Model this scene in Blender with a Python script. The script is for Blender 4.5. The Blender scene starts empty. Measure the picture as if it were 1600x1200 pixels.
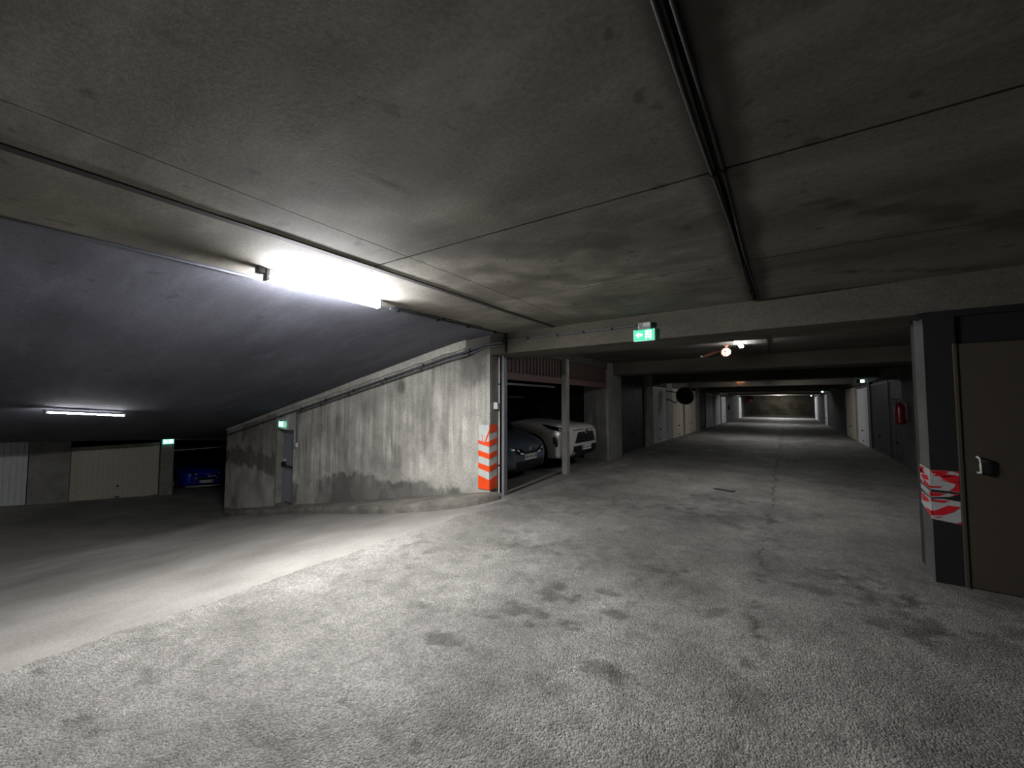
import bpy, bmesh, math, random
import numpy as np
from mathutils import Vector, Matrix
from mathutils.bvhtree import BVHTree
R = math.radians
random.seed(7)
S = bpy.context.scene
COL = S.collection

# ------------------------------------------------------------------ camera, world, exposure
cd = bpy.data.cameras.new('camera'); cam = bpy.data.objects.new('camera', cd); COL.objects.link(cam)
cam.location = (0, 0, 1.5); cam.rotation_euler = (R(90 + 2.87), 0, R(35.5))
cd.sensor_width = 36; cd.lens = 602 / 1600 * 36; cd.clip_start = .05; cd.clip_end = 200
S.camera = cam
W = bpy.data.worlds.new('world'); S.world = W; W.use_nodes = True
W.node_tree.nodes['Background'].inputs[0].default_value = (.5, .55, .6, 1)
W.node_tree.nodes['Background'].inputs[1].default_value = 0.0
S.view_settings.view_transform = 'Standard'; S.view_settings.look = 'None'
S.view_settings.exposure = 0; S.view_settings.gamma = 1; S.view_settings.use_curve_mapping = False
TUBE_MAIN, TUBE_LOW, TUBE_BAY = 900, 80, 115          # emission of the three tubes in view
TUBE_FAR = {19.3: 150, 33.3: 210, 47.0: 700, 57.0: 60}  # tubes down the corridor

# ------------------------------------------------------------------ helpers
def srgb(r, g, b):
    f = lambda c: c / 12.92 if c <= .04045 else ((c + .055) / 1.055) ** 2.4
    return (f(r / 255), f(g / 255), f(b / 255), 1)

class MB:
    """collects boxes, prisms, tubes, lathes and grids; build() links them as one mesh object"""
    def __init__(s): s.v = []; s.f = []; s.m = []; s.sm = []
    def add(s, vs, fs, mi=0, smooth=False):
        b = len(s.v); s.v += [tuple(p) for p in vs]
        for q in fs: s.f.append(tuple(b + i for i in q)); s.m.append(mi); s.sm.append(smooth)
        return s
    def box(s, x0, x1, y0, y1, z0, z1, mi=0):
        v = [(x, y, z) for z in (z0, z1) for y in (y0, y1) for x in (x0, x1)]
        return s.add(v, [(0, 2, 3, 1), (4, 5, 7, 6), (0, 1, 5, 4), (2, 6, 7, 3), (0, 4, 6, 2), (1, 3, 7, 5)], mi)
    def prism(s, a, b, mi=0):                     # two matching outlines
        n = len(a); v = list(a) + list(b)
        return s.add(v, [tuple(range(n))[::-1], tuple(range(n, 2 * n))] + [(i, (i + 1) % n, n + (i + 1) % n, n + i) for i in range(n)], mi)
    def tube(s, pts, r, n=8, mi=0, cap=True, smooth=True):
        pts = [Vector(p) for p in pts]; vs = []; k = len(pts)
        up = Vector((0, 0, 1))
        for i, p in enumerate(pts):
            d = (pts[min(i + 1, k - 1)] - pts[max(i - 1, 0)]).normalized()
            a = d.cross(up if abs(d.z) < .9 else Vector((1, 0, 0))).normalized(); b = d.cross(a).normalized()
            rr = r[i] if isinstance(r, (list, tuple)) else r
            vs += [p + a * (rr * math.cos(2 * math.pi * j / n)) + b * (rr * math.sin(2 * math.pi * j / n)) for j in range(n)]
        fs = [(i * n + j, i * n + (j + 1) % n, (i + 1) * n + (j + 1) % n, (i + 1) * n + j) for i in range(k - 1) for j in range(n)]
        s.add(vs, fs, mi, smooth)
        if cap: s.add(vs[:n], [tuple(range(n))], mi); s.add(vs[-n:], [tuple(range(n))[::-1]], mi)
        return s
    def lathe(s, prof, o=(0, 0, 0), ax='z', n=20, mi=0, smooth=True):
        vs = []; o = Vector(o)
        for (r, h) in prof:
            for j in range(n):
                c, q = r * math.cos(2 * math.pi * j / n), r * math.sin(2 * math.pi * j / n)
                vs.append(o + Vector({'z': (c, q, h), 'y': (c, h, q), 'x': (h, c, q)}[ax]))
        k = len(prof)
        return s.add(vs, [(i * n + j, i * n + (j + 1) % n, (i + 1) * n + (j + 1) % n, (i + 1) * n + j) for i in range(k - 1) for j in range(n)], mi, smooth)
    def grid(s, P, mi=0, smooth=True):            # P[i][j] points
        a, b = len(P), len(P[0])
        return s.add([p for row in P for p in row], [(i * b + j, (i + 1) * b + j, (i + 1) * b + j + 1, i * b + j + 1) for i in range(a - 1) for j in range(b - 1)], mi, smooth)
    def build(s, name, mats, parent=None, bevel=0, sub=0, recalc=True):
        me = bpy.data.meshes.new(name); me.from_pydata(s.v, [], s.f)
        for m in (mats if isinstance(mats, (list, tuple)) else [mats]): me.materials.append(m)
        me.polygons.foreach_set('material_index', s.m); me.polygons.foreach_set('use_smooth', s.sm)
        if recalc:
            bm = bmesh.new(); bm.from_mesh(me); bmesh.ops.recalc_face_normals(bm, faces=bm.faces); bm.to_mesh(me); bm.free()
        o = bpy.data.objects.new(name, me); COL.objects.link(o)
        if parent is not None: o.parent = parent
        if bevel:
            b = o.modifiers.new('b', 'BEVEL'); b.width = bevel; b.segments = 2; b.limit_method = 'ANGLE'; b.angle_limit = R(40)
        if sub:
            b = o.modifiers.new('s', 'SUBSURF'); b.levels = sub; b.render_levels = sub
        return o

def tag(o, label=None, cat=None, group=None, kind=None):
    if label: o['label'] = label
    if cat: o['category'] = cat
    if group: o['group'] = group
    if kind: o['kind'] = kind
    return o
def thing(name, label, cat, loc=(0, 0, 0), rz=0, group=None):
    o = bpy.data.objects.new(name, None); COL.objects.link(o); o.empty_display_size = .1
    o.location = loc; o.rotation_euler = (0, 0, rz)
    return tag(o, label, cat, group)
def struct(o, label, cat): return tag(o, label, cat, kind='structure')

# numpy value noise
def _hash(ix, iy, seed):
    h = (ix.astype(np.int64) * 374761393 + iy.astype(np.int64) * 668265263 + seed * 1442695041) & 0xffffffff
    h = ((h ^ (h >> 13)) * 1274126177) & 0xffffffff
    return ((h ^ (h >> 16)) & 0xffff) / 65535.0
def vnoise(x, y, seed=0):
    x0, y0 = np.floor(x), np.floor(y); fx, fy = x - x0, y - y0
    fx = fx * fx * (3 - 2 * fx); fy = fy * fy * (3 - 2 * fy)
    a, b = _hash(x0, y0, seed), _hash(x0 + 1, y0, seed); c, d = _hash(x0, y0 + 1, seed), _hash(x0 + 1, y0 + 1, seed)
    return (a * (1 - fx) + b * fx) * (1 - fy) + (c * (1 - fx) + d * fx) * fy
def fbm(x, y, seed=0, o=4):
    t = 0; a = .5; s = 0
    for k in range(o): t = t + a * vnoise(x * 2 ** k, y * 2 ** k, seed + k); s += a; a *= .5
    return t / s
def sstep(e0, e1, x): t = np.clip((x - e0) / (e1 - e0), 0, 1); return t * t * (3 - 2 * t)
def set_attr(o, name, vals):
    at = o.data.attributes.new(name, 'FLOAT', 'POINT'); at.data.foreach_set('value', np.asarray(vals, np.float32).ravel())

# ------------------------------------------------------------------ materials
def mat(name, col, rough=.6, metal=0, emit=None, es=0, spec=.5, coat=0):
    m = bpy.data.materials.new(name); m.use_nodes = True; b = m.node_tree.nodes['Principled BSDF']
    b.inputs['Base Color'].default_value = col; b.inputs['Roughness'].default_value = rough; b.inputs['Metallic'].default_value = metal
    b.inputs['Specular IOR Level'].default_value = spec; b.inputs['Coat Weight'].default_value = coat
    if emit: b.inputs['Emission Color'].default_value = emit; b.inputs['Emission Strength'].default_value = es
    # light wear: fine noise in colour and roughness
    nt = m.node_tree; g = nt.nodes.new('ShaderNodeNewGeometry'); n = nt.nodes.new('ShaderNodeTexNoise'); n.inputs['Scale'].default_value = 9; n.inputs['Detail'].default_value = 6
    nt.links.new(g.outputs['Position'], n.inputs['Vector'])
    r = nt.nodes.new('ShaderNodeMapRange'); r.inputs['To Min'].default_value = .82; r.inputs['To Max'].default_value = 1.12
    nt.links.new(n.outputs['Fac'], r.inputs['Value'])
    x = nt.nodes.new('ShaderNodeVectorMath'); x.operation = 'SCALE'; x.inputs[0].default_value = col[:3]
    nt.links.new(r.outputs[0], x.inputs['Scale']); nt.links.new(x.outputs[0], b.inputs['Base Color'])
    return m

def concrete(name, c0, c1, big=.7, fine=60, bump=.25, dist=.006, rough=(.75, .95), stretch=(1, 1, 1), attr=None, cdark=None, speck=0, cables=False, spots=0, grit=0, mottle=0):
    """two-tone cloudy concrete with fine grain; attr = painted stain amount towards cdark"""
    m = bpy.data.materials.new(name); m.use_nodes = True; nt = m.node_tree; N = nt.nodes.new; L = nt.links.new
    b = nt.nodes['Principled BSDF']; g = N('ShaderNodeNewGeometry')
    mp = N('ShaderNodeMapping'); mp.inputs['Scale'].default_value = stretch; L(g.outputs['Position'], mp.inputs['Vector'])
    n1 = N('ShaderNodeTexNoise'); n1.inputs['Scale'].default_value = big; n1.inputs['Detail'].default_value = 8; n1.inputs['Roughness'].default_value = .62; L(mp.outputs[0], n1.inputs['Vector'])
    n2 = N('ShaderNodeTexNoise'); n2.inputs['Scale'].default_value = fine; n2.inputs['Detail'].default_value = 5; n2.inputs['Roughness'].default_value = .7; L(g.outputs['Position'], n2.inputs['Vector'])
    cr = N('ShaderNodeValToRGB'); cr.color_ramp.elements[0].position = .36; cr.color_ramp.elements[1].position = .66
    cr.color_ramp.elements[0].color = c0; cr.color_ramp.elements[1].color = c1; L(n1.outputs['Fac'], cr.inputs['Fac'])
    r = N('ShaderNodeMapRange'); r.inputs['From Min'].default_value = .3; r.inputs['From Max'].default_value = .7; r.inputs['To Min'].default_value = .72; r.inputs['To Max'].default_value = 1.25; L(n2.outputs['Fac'], r.inputs['Value'])
    x = N('ShaderNodeVectorMath'); x.operation = 'SCALE'; L(cr.outputs['Color'], x.inputs[0]); L(r.outputs[0], x.inputs['Scale'])
    col = x.outputs[0]
    def mixin(fac, dark):
        nonlocal col
        mx = N('ShaderNodeMix'); mx.data_type = 'RGBA'; mx.clamp_factor = False; L(fac, mx.inputs['Factor']); L(col, mx.inputs['A']); mx.inputs['B'].default_value = dark
        col = mx.outputs['Result']
    if attr:
        a = N('ShaderNodeAttribute'); a.attribute_name = attr; mixin(a.outputs['Fac'], cdark)
    if spots:
        n3 = N('ShaderNodeTexNoise'); n3.inputs['Scale'].default_value = spots; n3.inputs['Detail'].default_value = 3; L(g.outputs['Position'], n3.inputs['Vector'])
        q = N('ShaderNodeMapRange'); q.inputs['From Min'].default_value = .66; q.inputs['From Max'].default_value = .73; q.inputs['To Max'].default_value = .5; L(n3.outputs['Fac'], q.inputs['Value'])
        mixin(q.outputs[0], srgb(52, 46, 40))
    if mottle:    # brown damp patches and pale lime bloom
        n4 = N('ShaderNodeTexNoise'); n4.inputs['Scale'].default_value = 3.2; n4.inputs['Detail'].default_value = 9; n4.inputs['Roughness'].default_value = .68; L(mp.outputs[0], n4.inputs['Vector'])
        q = N('ShaderNodeMapRange'); q.inputs['From Min'].default_value = .52; q.inputs['From Max'].default_value = .68; q.inputs['To Max'].default_value = mottle; L(n4.outputs['Fac'], q.inputs['Value'])
        mixin(q.outputs[0], (c1[0] * 1.5, c1[1] * 1.5, c1[2] * 1.5, 1))
        n5 = N('ShaderNodeTexNoise'); n5.inputs['Scale'].default_value = .9; n5.inputs['Detail'].default_value = 7; n5.inputs['Roughness'].default_value = .55; n5.inputs['Distortion'].default_value = .6; L(mp.outputs[0], n5.inputs['Vector'])
        q = N('ShaderNodeMapRange'); q.inputs['From Min'].default_value = .50; q.inputs['From Max'].default_value = .62; q.inputs['To Max'].default_value = mottle; L(n5.outputs['Fac'], q.inputs['Value'])
        mixin(q.outputs[0], (c0[0] * .72, c0[1] * .66, c0[2] * .58, 1))
    if grit:
        v = N('ShaderNodeTexVoronoi'); v.inputs['Scale'].default_value = grit; L(g.outputs['Position'], v.inputs['Vector'])
        q = N('ShaderNodeMapRange'); q.inputs['From Min'].default_value = 0; q.inputs['From Max'].default_value = 1; q.inputs['To Min'].default_value = .66; q.inputs['To Max'].default_value = 1.34
        sx = N('ShaderNodeSeparateColor'); L(v.outputs['Color'], sx.inputs[0]); L(sx.outputs[0], q.inputs['Value'])
        x2 = N('ShaderNodeVectorMath'); x2.operation = 'SCALE'; L(col, x2.inputs[0]); L(q.outputs[0], x2.inputs['Scale']); col = x2.outputs[0]
    if cables:    # grime that has gathered along the expansion joint with the two cables
        sp = N('ShaderNodeSeparateXYZ'); L(g.outputs['Position'], sp.inputs[0])
        wob = N('ShaderNodeMath'); wob.operation = 'MULTIPLY_ADD'; L(n1.outputs['Fac'], wob.inputs[0]); wob.inputs[1].default_value = .16; wob.inputs[2].default_value = .13
        ad = N('ShaderNodeMath'); ad.operation = 'ADD'; L(sp.outputs[0], ad.inputs[0]); L(wob.outputs[0], ad.inputs[1])
        ab = N('ShaderNodeMath'); ab.operation = 'ABSOLUTE'; L(ad.outputs[0], ab.inputs[0])
        q = N('ShaderNodeMapRange'); q.interpolation_type = 'SMOOTHSTEP'; q.inputs['From Min'].default_value = .05; q.inputs['From Max'].default_value = .15; q.inputs['To Min'].default_value = .78; q.inputs['To Max'].default_value = 0
        L(ab.outputs[0], q.inputs['Value']); mixin(q.outputs[0], srgb(38, 34, 30))
    L(col, b.inputs['Base Color'])
    grit_h = v.outputs['Distance'] if grit else None
    rr = N('ShaderNodeMapRange'); rr.inputs['To Min'].default_value = rough[0]; rr.inputs['To Max'].default_value = rough[1]; L(n2.outputs['Fac'], rr.inputs['Value']); L(rr.outputs[0], b.inputs['Roughness'])
    bp = N('ShaderNodeBump'); bp.inputs['Strength'].default_value = bump; bp.inputs['Distance'].default_value = dist
    sm = N('ShaderNodeMath'); sm.operation = 'MULTIPLY_ADD'; L(n1.outputs['Fac'], sm.inputs[0]); sm.inputs[1].default_value = .4; L(n2.outputs['Fac'], sm.inputs[2])
    hh = sm.outputs[0]
    if grit_h is not None:
        s2 = N('ShaderNodeMath'); s2.operation = 'MULTIPLY_ADD'; L(grit_h, s2.inputs[0]); s2.inputs[1].default_value = -.6; L(hh, s2.inputs[2]); hh = s2.outputs[0]
    L(hh, bp.inputs['Height']); L(bp.outputs[0], b.inputs['Normal'])
    return m

def emis(name, col, s):
    m = bpy.data.materials.new(name); m.use_nodes = True; b = m.node_tree.nodes['Principled BSDF']
    b.inputs['Base Color'].default_value = col; b.inputs['Emission Color'].default_value = col; b.inputs['Emission Strength'].default_value = s
    return m

M_floor = concrete('worn_floor_concrete', srgb(118, 116, 110), srgb(152, 150, 143), big=1.3, fine=45, bump=1.0, dist=.010, rough=(.5, .9), attr='stain_tone', cdark=srgb(80, 78, 72), grit=105)
M_ramp = concrete('ramp_floor_concrete', srgb(124, 121, 115), srgb(152, 149, 142), big=.8, fine=50, bump=.5, dist=.004, attr='stain_tone', cdark=srgb(70, 66, 60))
M_gfloor = concrete('garage_floor_concrete', srgb(98, 96, 94), srgb(120, 117, 112), big=1.0, fine=40, bump=.3)
M_ceil = concrete('ceiling_concrete', attr='stain_tone', cdark=srgb(52, 48, 42), c0=srgb(98, 95, 86), c1=srgb(134, 131, 122), big=.75, fine=45, bump=.3, dist=.004, stretch=(.55, 1.3, 1), spots=7, cables=True, mottle=.38)
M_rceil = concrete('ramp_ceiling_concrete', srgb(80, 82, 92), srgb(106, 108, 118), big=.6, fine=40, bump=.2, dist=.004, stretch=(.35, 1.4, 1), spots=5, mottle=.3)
M_beam = concrete('beam_concrete', srgb(80, 77, 67), srgb(104, 100, 89), big=1.4, fine=40, bump=.3, stretch=(.5, 1, 1))
M_wall = concrete('stained_wall_concrete', srgb(172, 169, 160), srgb(208, 205, 195), big=1.6, fine=35, bump=.5, dist=.006, attr='stain_tone', cdark=srgb(112, 110, 104))
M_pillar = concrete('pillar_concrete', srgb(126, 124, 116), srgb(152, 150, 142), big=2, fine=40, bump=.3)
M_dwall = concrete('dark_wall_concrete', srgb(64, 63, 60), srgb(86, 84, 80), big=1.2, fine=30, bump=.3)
M_curb = concrete('curb_concrete', srgb(104, 101, 94), srgb(142, 138, 128), big=3, fine=40, bump=.7, dist=.01)
M_nearblack = concrete('near_black_concrete', srgb(24, 24, 26), srgb(34, 33, 34), big=1, fine=30, bump=.2)  # near black; on the unseen walls it cuts bounced light
M_metal = mat('galvanised_steel', srgb(120, 120, 122), .45, .7)
M_jamb = mat('grey_painted_steel', srgb(122, 124, 126), .5, .1)
M_blackpaint = mat('black_paint', srgb(17, 16, 18), .7)
M_darkpipe = mat('grimy_conduit', srgb(92, 94, 102), .6)
M_strip = mat('grimy_joint_strip', srgb(44, 41, 41), .8)
M_cable = mat('black_cable', srgb(34, 32, 32), .6)
M_whitepvc = mat('white_plastic', srgb(205, 205, 200), .5)
M_greypvc = mat('grey_plastic', srgb(140, 142, 144), .5)
M_black = mat('black_rubber', srgb(16, 16, 17), .7)
M_dwhite = mat('white_door_paint', srgb(198, 200, 200), .5)
M_dcream = mat('cream_door_paint', srgb(188, 182, 164), .5)
M_ddark = mat('dark_grey_door_paint', srgb(46, 48, 52), .55)
M_dbrown = mat('brown_door_paint', srgb(66, 60, 50), .55)
M_bay = mat('brown_ribbed_sheet', srgb(84, 68, 62), .6)
M_rail = mat('rusty_rose_rail', srgb(104, 80, 74), .6)
M_service = mat('grey_service_door', srgb(142, 144, 154), .5)
M_orange = mat('reflective_orange', srgb(255, 84, 30), .45)
M_mkwhite = mat('reflective_white', srgb(206, 210, 204), .45)
M_graf = mat('pink_spray_paint', srgb(240, 120, 130), .6)
M_tred = mat('tape_red', srgb(190, 30, 40), .4)
M_twhite = mat('tape_white', srgb(168, 172, 170), .4)
M_exred = mat('extinguisher_red', srgb(112, 8, 24), .3, coat=.4)
M_label = mat('yellow_label', srgb(225, 190, 110), .5)
M_rust = mat('rusty_steel', srgb(120, 74, 56), .7)
M_tyre = mat('tyre_rubber', srgb(22, 22, 23), .8)
M_alloy = mat('alloy_wheel', srgb(150, 152, 156), .35, .8)
M_glass = mat('dark_car_glass', srgb(14, 17, 20), .06, spec=.6)
M_trim = mat('black_car_trim', srgb(18, 18, 20), .5)
M_lampblk = mat('lamp_housing', srgb(16, 17, 20), .15)
M_lens = mat('lamp_lens', srgb(235, 240, 245), .25, .2)
M_chrome = mat('chrome', srgb(205, 208, 212), .12, 1)
M_plate = mat('number_plate_white', srgb(222, 222, 214), .4)
M_ink = mat('number_plate_black', srgb(14, 14, 14), .5)
M_eublue = mat('number_plate_blue', srgb(20, 50, 150), .5)
M_cwhite = mat('white_car_paint', srgb(214, 212, 206), .25, coat=.6)
M_cgrey = mat('slate_grey_car_paint', srgb(92, 104, 116), .25, .3, coat=.6)
M_cblue = mat('blue_car_paint', srgb(26, 46, 170), .25, .2, coat=.6)
M_signgreen = emis('exit_green', srgb(70, 200, 152), 1.0)
M_signpale = emis('exit_pale_green', srgb(150, 235, 215), 1.6)
M_tealglow = mat('teal_painted_glow', srgb(20, 90, 85), .4)  # glow on the far sign cases, painted as teal colour
M_signwhite = emis('exit_white', srgb(215, 255, 240), 3.5)
M_signfar = emis('exit_far', srgb(190, 255, 235), 5)
M_clear = mat('clear_edge', srgb(190, 235, 225), .2, emit=srgb(150, 240, 215), es=.5)
LIGHTC = (.975, .972, 1.0, 1)

# ------------------------------------------------------------------ setting: floors
CR = -3.60                      # where the ramp starts
SL = .183
def zramp(X, Y):
    r = np.minimum(0, -(CR - X) * SL)
    low = -1.62 - .098 * (Y - .6)
    k = .18; h = np.clip(.5 + .5 * (r - low) / k, 0, 1)         # smooth max
    return low * (1 - h) + r * h + k * h * (1 - h)
# patches on the level floor, where they lie (x, y, rx, ry)
PATCH = [(-1.59, 2.38, .28, .10), (-2.26, 2.01, .09, .05), (-1.77, 2.18, .12, .06), (-1.19, 2.44, .16, .05), (-1.03, 2.73, .13, .05), (-.86, 3.38, .07, .07),
         (-1.36, 1.2, .05, .03), (-1.84, 1.15, .07, .02), (-1.98, .8, .13, .025), (-1.88, .84, .08, .02), (-2.63, .375, .12, .03), (-2.75, .33, .08, .03), (-3.45, .28, .06, .03), (-2.19, 3.48, .35, .1),
         (-2.49, 3.37, .25, .1), (-1.3, 5.9, .3, .2), (-.87, 5.73, .35, .18), (-.53, 6.07, .3, .14), (.36, 4.47, .25, .12), (.62, 3.71, .25, .18), (.5, 4.05, .3, .2),
         (.17, 4.05, .3, .05), (-.98, 3.67, .2, .1), (-1.47, 2.75, .2, .12), (-1.8, 1.82, .2, .08), (-.93, 6.9, .5, .15), (-.5, 3.2, .1, .12), (-1.2, 3.0, .12, .06), (-2.9, .62, .1, .03), (-.9, 2.1, .2, .1)]
def floor_field(X, Y):
    st = .34 * sstep(.42, .74, fbm(X * 1.3 + 7, Y * .8 + 3, 3, 6)) + .30 * sstep(.50, .68, fbm(X * 7, Y * 7, 21, 6)) * sstep(.40, .6, fbm(X * .9, Y * .9, 27, 3))
    wx = (fbm(X * 9, Y * 9, 31, 3) - .5); wy = (fbm(X * 9 + 50, Y * 9, 41, 3) - .5)
    pit = np.zeros_like(X)
    for (px, py, rx, ry) in PATCH:
        d = np.hypot((X - px + wx * rx * 1.6) / rx, (Y - py + wy * ry * 2.5) / ry)
        pit = np.maximum(pit, sstep(1.15, .8, d))
    # crack along the expansion joint, broken up
    cx = X + .24 + (fbm(Y * 3, X * 0 + 5, 51, 3) - .5) * .10
    crk = sstep(.016, .004, np.abs(cx)) * sstep(.40, .55, fbm(Y * 2, X * 0 + 9, 61, 3))
    crumbs = sstep(.12, .0, np.abs(cx)) * sstep(.56, .66, fbm(X * 14, Y * 14, 71, 3))
    brk = .35 + .65 * sstep(.42, .58, fbm(X * 11, Y * 11, 101, 4))
    st = np.clip(st + .22 * sstep(.5, .7, fbm(X * 16, Y * 16, 151, 3)) + .62 * pit * brk + crk + .7 * crumbs, 0, 1)
    z = (fbm(X * 3, Y * 3, 81, 4) - .5) * .008 + (fbm(X * 22, Y * 22, 91, 2) - .5) * .003 - .006 * pit - .006 * crk - .003 * crumbs
    return st, z
xs = np.concatenate([np.arange(CR, 1.6, .026), np.linspace(1.6, 8, 14)])
ys = np.concatenate([np.linspace(-7, -.2, 12), np.arange(-.1, 5.2, .026), np.arange(5.2, 12, .07), np.linspace(12, 60, 110)])
X, Y = np.meshgrid(xs, ys, indexing='ij')
st, z = floor_field(X, Y)
X2 = X.copy(); X2[0] += (fbm(Y[0] * 5, Y[0] * 0, 13, 4) - .5) * .09       # ragged edge of the screed
o = MB().grid(np.stack([X2, Y, z + .002], -1).tolist()).build('floor', M_floor, recalc=False)
for p in o.data.polygons: pass
set_attr(o, 'stain_tone', st); struct(o, 'worn grey concrete floor with dark chipped patches and a crack', 'floor')
if o.data.polygons[0].normal.z < 0: o.data.flip_normals()
o = MB().box(-9.9, CR + .02, 5.02, 60, -.2, -.003).build('floor_garages', M_gfloor); struct(o, 'dark dusty concrete floor inside the parked car bays', 'floor')
xs = np.concatenate([np.linspace(-26, -15, 30), np.arange(-14.8, CR + .05, .12)]); xs[-1] = CR + .06
ys = np.linspace(-9, 13, 150)
X, Y = np.meshgrid(xs, ys, indexing='ij'); Z = zramp(X, Y) - .006
st = .5 * sstep(.5, .7, fbm(X * .9, Y * 2.2, 5, 5))
o = MB().grid(np.stack([X, Y, Z], -1).tolist()).build('floor_ramp', M_ramp, recalc=False)
# the ramp runs under nothing beyond the stained wall: cut it there
bm = bmesh.new(); bm.from_mesh(o.data)
bmesh.ops.delete(bm, geom=[f for f in bm.faces if f.calc_center_median().x > -15.05 and f.calc_center_median().y > 5.05], context='FACES'); bm.to_mesh(o.data); bm.free()
if o.data.polygons[0].normal.z < 0: o.data.flip_normals()
vz = np.empty(len(o.data.vertices) * 3, np.float32); o.data.vertices.foreach_get('co', vz); vz = vz.reshape(-1, 3)
set_attr(o, 'stain_tone', .22 * sstep(.4, .75, fbm(vz[:, 0] * .9, vz[:, 1] * 1.4, 5, 6)))
struct(o, 'smooth concrete ramp sloping down to the lower level', 'ramp')

# ------------------------------------------------------------------ setting: ceilings
CZ = 2.62
ce = MB().box(-3.78, 8, -7, 4.95, CZ + .03, CZ + .3).build('ceiling', M_nearblack); struct(ce, 'rough concrete ceiling slab over the driving lane', 'ceiling')
jy = lambda x, c: c + .07 * x
CSTAIN = [(.204, 2.67, .793, 3.263, .07, .5), (.793, 3.263, 1.6, 4.2, .10, .55), (.344, 4.22, 1.3, 4.8, .035, .6), (-.75, 2.2, -.45, 2.5, .22, .4), (-1.6, 2.25, -1.0, 2.5, .16, .35), (-2.0, 2.5, -1.5, 3.2, .10, .3),
          (-1.5, 3.3, -.5, 3.2, .09, .35), (.3, 1.1, 1.2, 1.5, .2, .3), (-1.535, .964, -1.52, .97, .02, .8), (-1.326, .655, -1.33, .66, .018, .8), (-1.92, .728, -1.93, .73, .022, .8), (-1.52, .273, -1.525, .28, .018, .8),
          (-1.2, 1.1, -1.21, 1.1, .02, .7), (-2.1, 1.05, -2.0, 1.08, .03, .5), (-1.75, .85, -1.7, .9, .02, .7), (-1.62, 1.2, -1.66, 1.22, .018, .7), (-2.45, .9, -1.9, 1.15, .12, .3)]
def slab(x0, x1, ya, yb):
    """a ceiling panel: stained underside with upright edges into the joint"""
    nx = max(2, int((min(x1, 3) - x0) / .05)); xs = list(np.linspace(x0, min(x1, 3), nx + 1)) + ([x1] if x1 > 3 else [])
    P = []
    for x in xs:
        a, b = ya(x), yb(x); t = [a] + [a + (b - a) * k / max(2, int((b - max(a, -.5)) / .05)) for k in range(1, max(2, int((b - max(a, -.5)) / .05)))] + [b]
        P.append([(x, y) for y in t])
    n = min(len(r) for r in P); A = np.array([[r[int(round(i * (len(r) - 1) / (n - 1)))] for i in range(n)] for r in P])
    X, Y = A[..., 0], A[..., 1]
    wx = (fbm(X * 5, Y * 5, 111, 4) - .5) * .35; wy = (fbm(X * 5 + 40, Y * 5, 121, 4) - .5) * .35; st = np.zeros_like(X)
    for (ax, ay, bx, by, w, k) in CSTAIN:
        f = 1 if w > .05 else .25
        px, py = X + wx * f - ax, Y + wy * f - ay; dx, dy = bx - ax, by - ay; q = np.clip((px * dx + py * dy) / (dx * dx + dy * dy), 0, 1)
        st = np.maximum(st, k * sstep(w * 1.3, w * .5, np.hypot(px - q * dx, py - q * dy)))
    bl = np.zeros_like(X)                       # pale lime bloom, also painted in to brighten the ceiling near the tube
    for (ax, ay, bx, by, w, k) in ((-2.5, 2.3, -1.1, 3.5, .6, .9), (-2.45, 3.6, -1.8, 4.5, .45, .8), (-2.3, 1.3, -1.7, 1.7, .38, .55), (-1.0, 2.9, -.75, 3.3, .25, .5), (-3.3, 3.0, -3.0, 4.6, .35, .4), (-1.4, 4.3, -.7, 4.6, .3, .5)):
        px, py = X + wx * 1.2 - ax, Y + wy * 1.2 - ay; dx, dy = bx - ax, by - ay; q = np.clip((px * dx + py * dy) / (dx * dx + dy * dy), 0, 1)
        bl = np.maximum(bl, k * sstep(w * 1.3, w * .2, np.hypot(px - q * dx, py - q * dy)))
    bl *= .35 + .85 * sstep(.38, .60, fbm(X * 4.5, Y * 4.5, 141, 6))
    st = np.where(st > .05, st - bl * .5, -bl)
    Z = CZ + (fbm(X * 2.5, Y * 2.5, 131, 4) - .5) * .006
    m, n = X.shape; mb = MB(); mb.grid(np.stack([X, Y, Z], -1).tolist())
    rim = [(i, 0) for i in range(m)] + [(m - 1, j) for j in range(1, n)] + [(i, n - 1) for i in range(m - 2, -1, -1)] + [(0, j) for j in range(n - 2, 0, -1)]
    lo = [(X[i, j], Y[i, j], Z[i, j]) for i, j in rim]; k = len(lo)
    mb.add(lo + [(x, y, CZ + .03) for x, y, _ in lo], [(i, (i + 1) % k, k + (i + 1) % k, k + i) for i in range(k)])
    o = mb.build('slab_panel', M_ceil, ce, recalc=False); o.data.flip_normals() if o.data.polygons[0].normal.z > 0 else None
    set_attr(o, 'stain_tone', np.concatenate([st.ravel(), np.zeros(2 * k)]))
g = .008
ends = [lambda x: -7, lambda x: jy(x, 2.06), lambda x: jy(x, 3.52), lambda x: 4.93]
slab(-3.78, -2.775, ends[0], ends[3])
for x0, x1 in ((-2.725, -2.335), (-2.329, -.25), (-.228, 8)):
    for k in range(3): slab(x0, x1, (lambda k: lambda x: ends[k](x) + (g if k else 0))(k), (lambda k: lambda x: ends[k + 1](x) - (g if k < 2 else 0))(k))
o = MB().box(-2.782, -2.718, -7, 4.91, CZ - .008, CZ + .02).build('joint_strip', M_strip, ce, bevel=.004)
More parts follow.
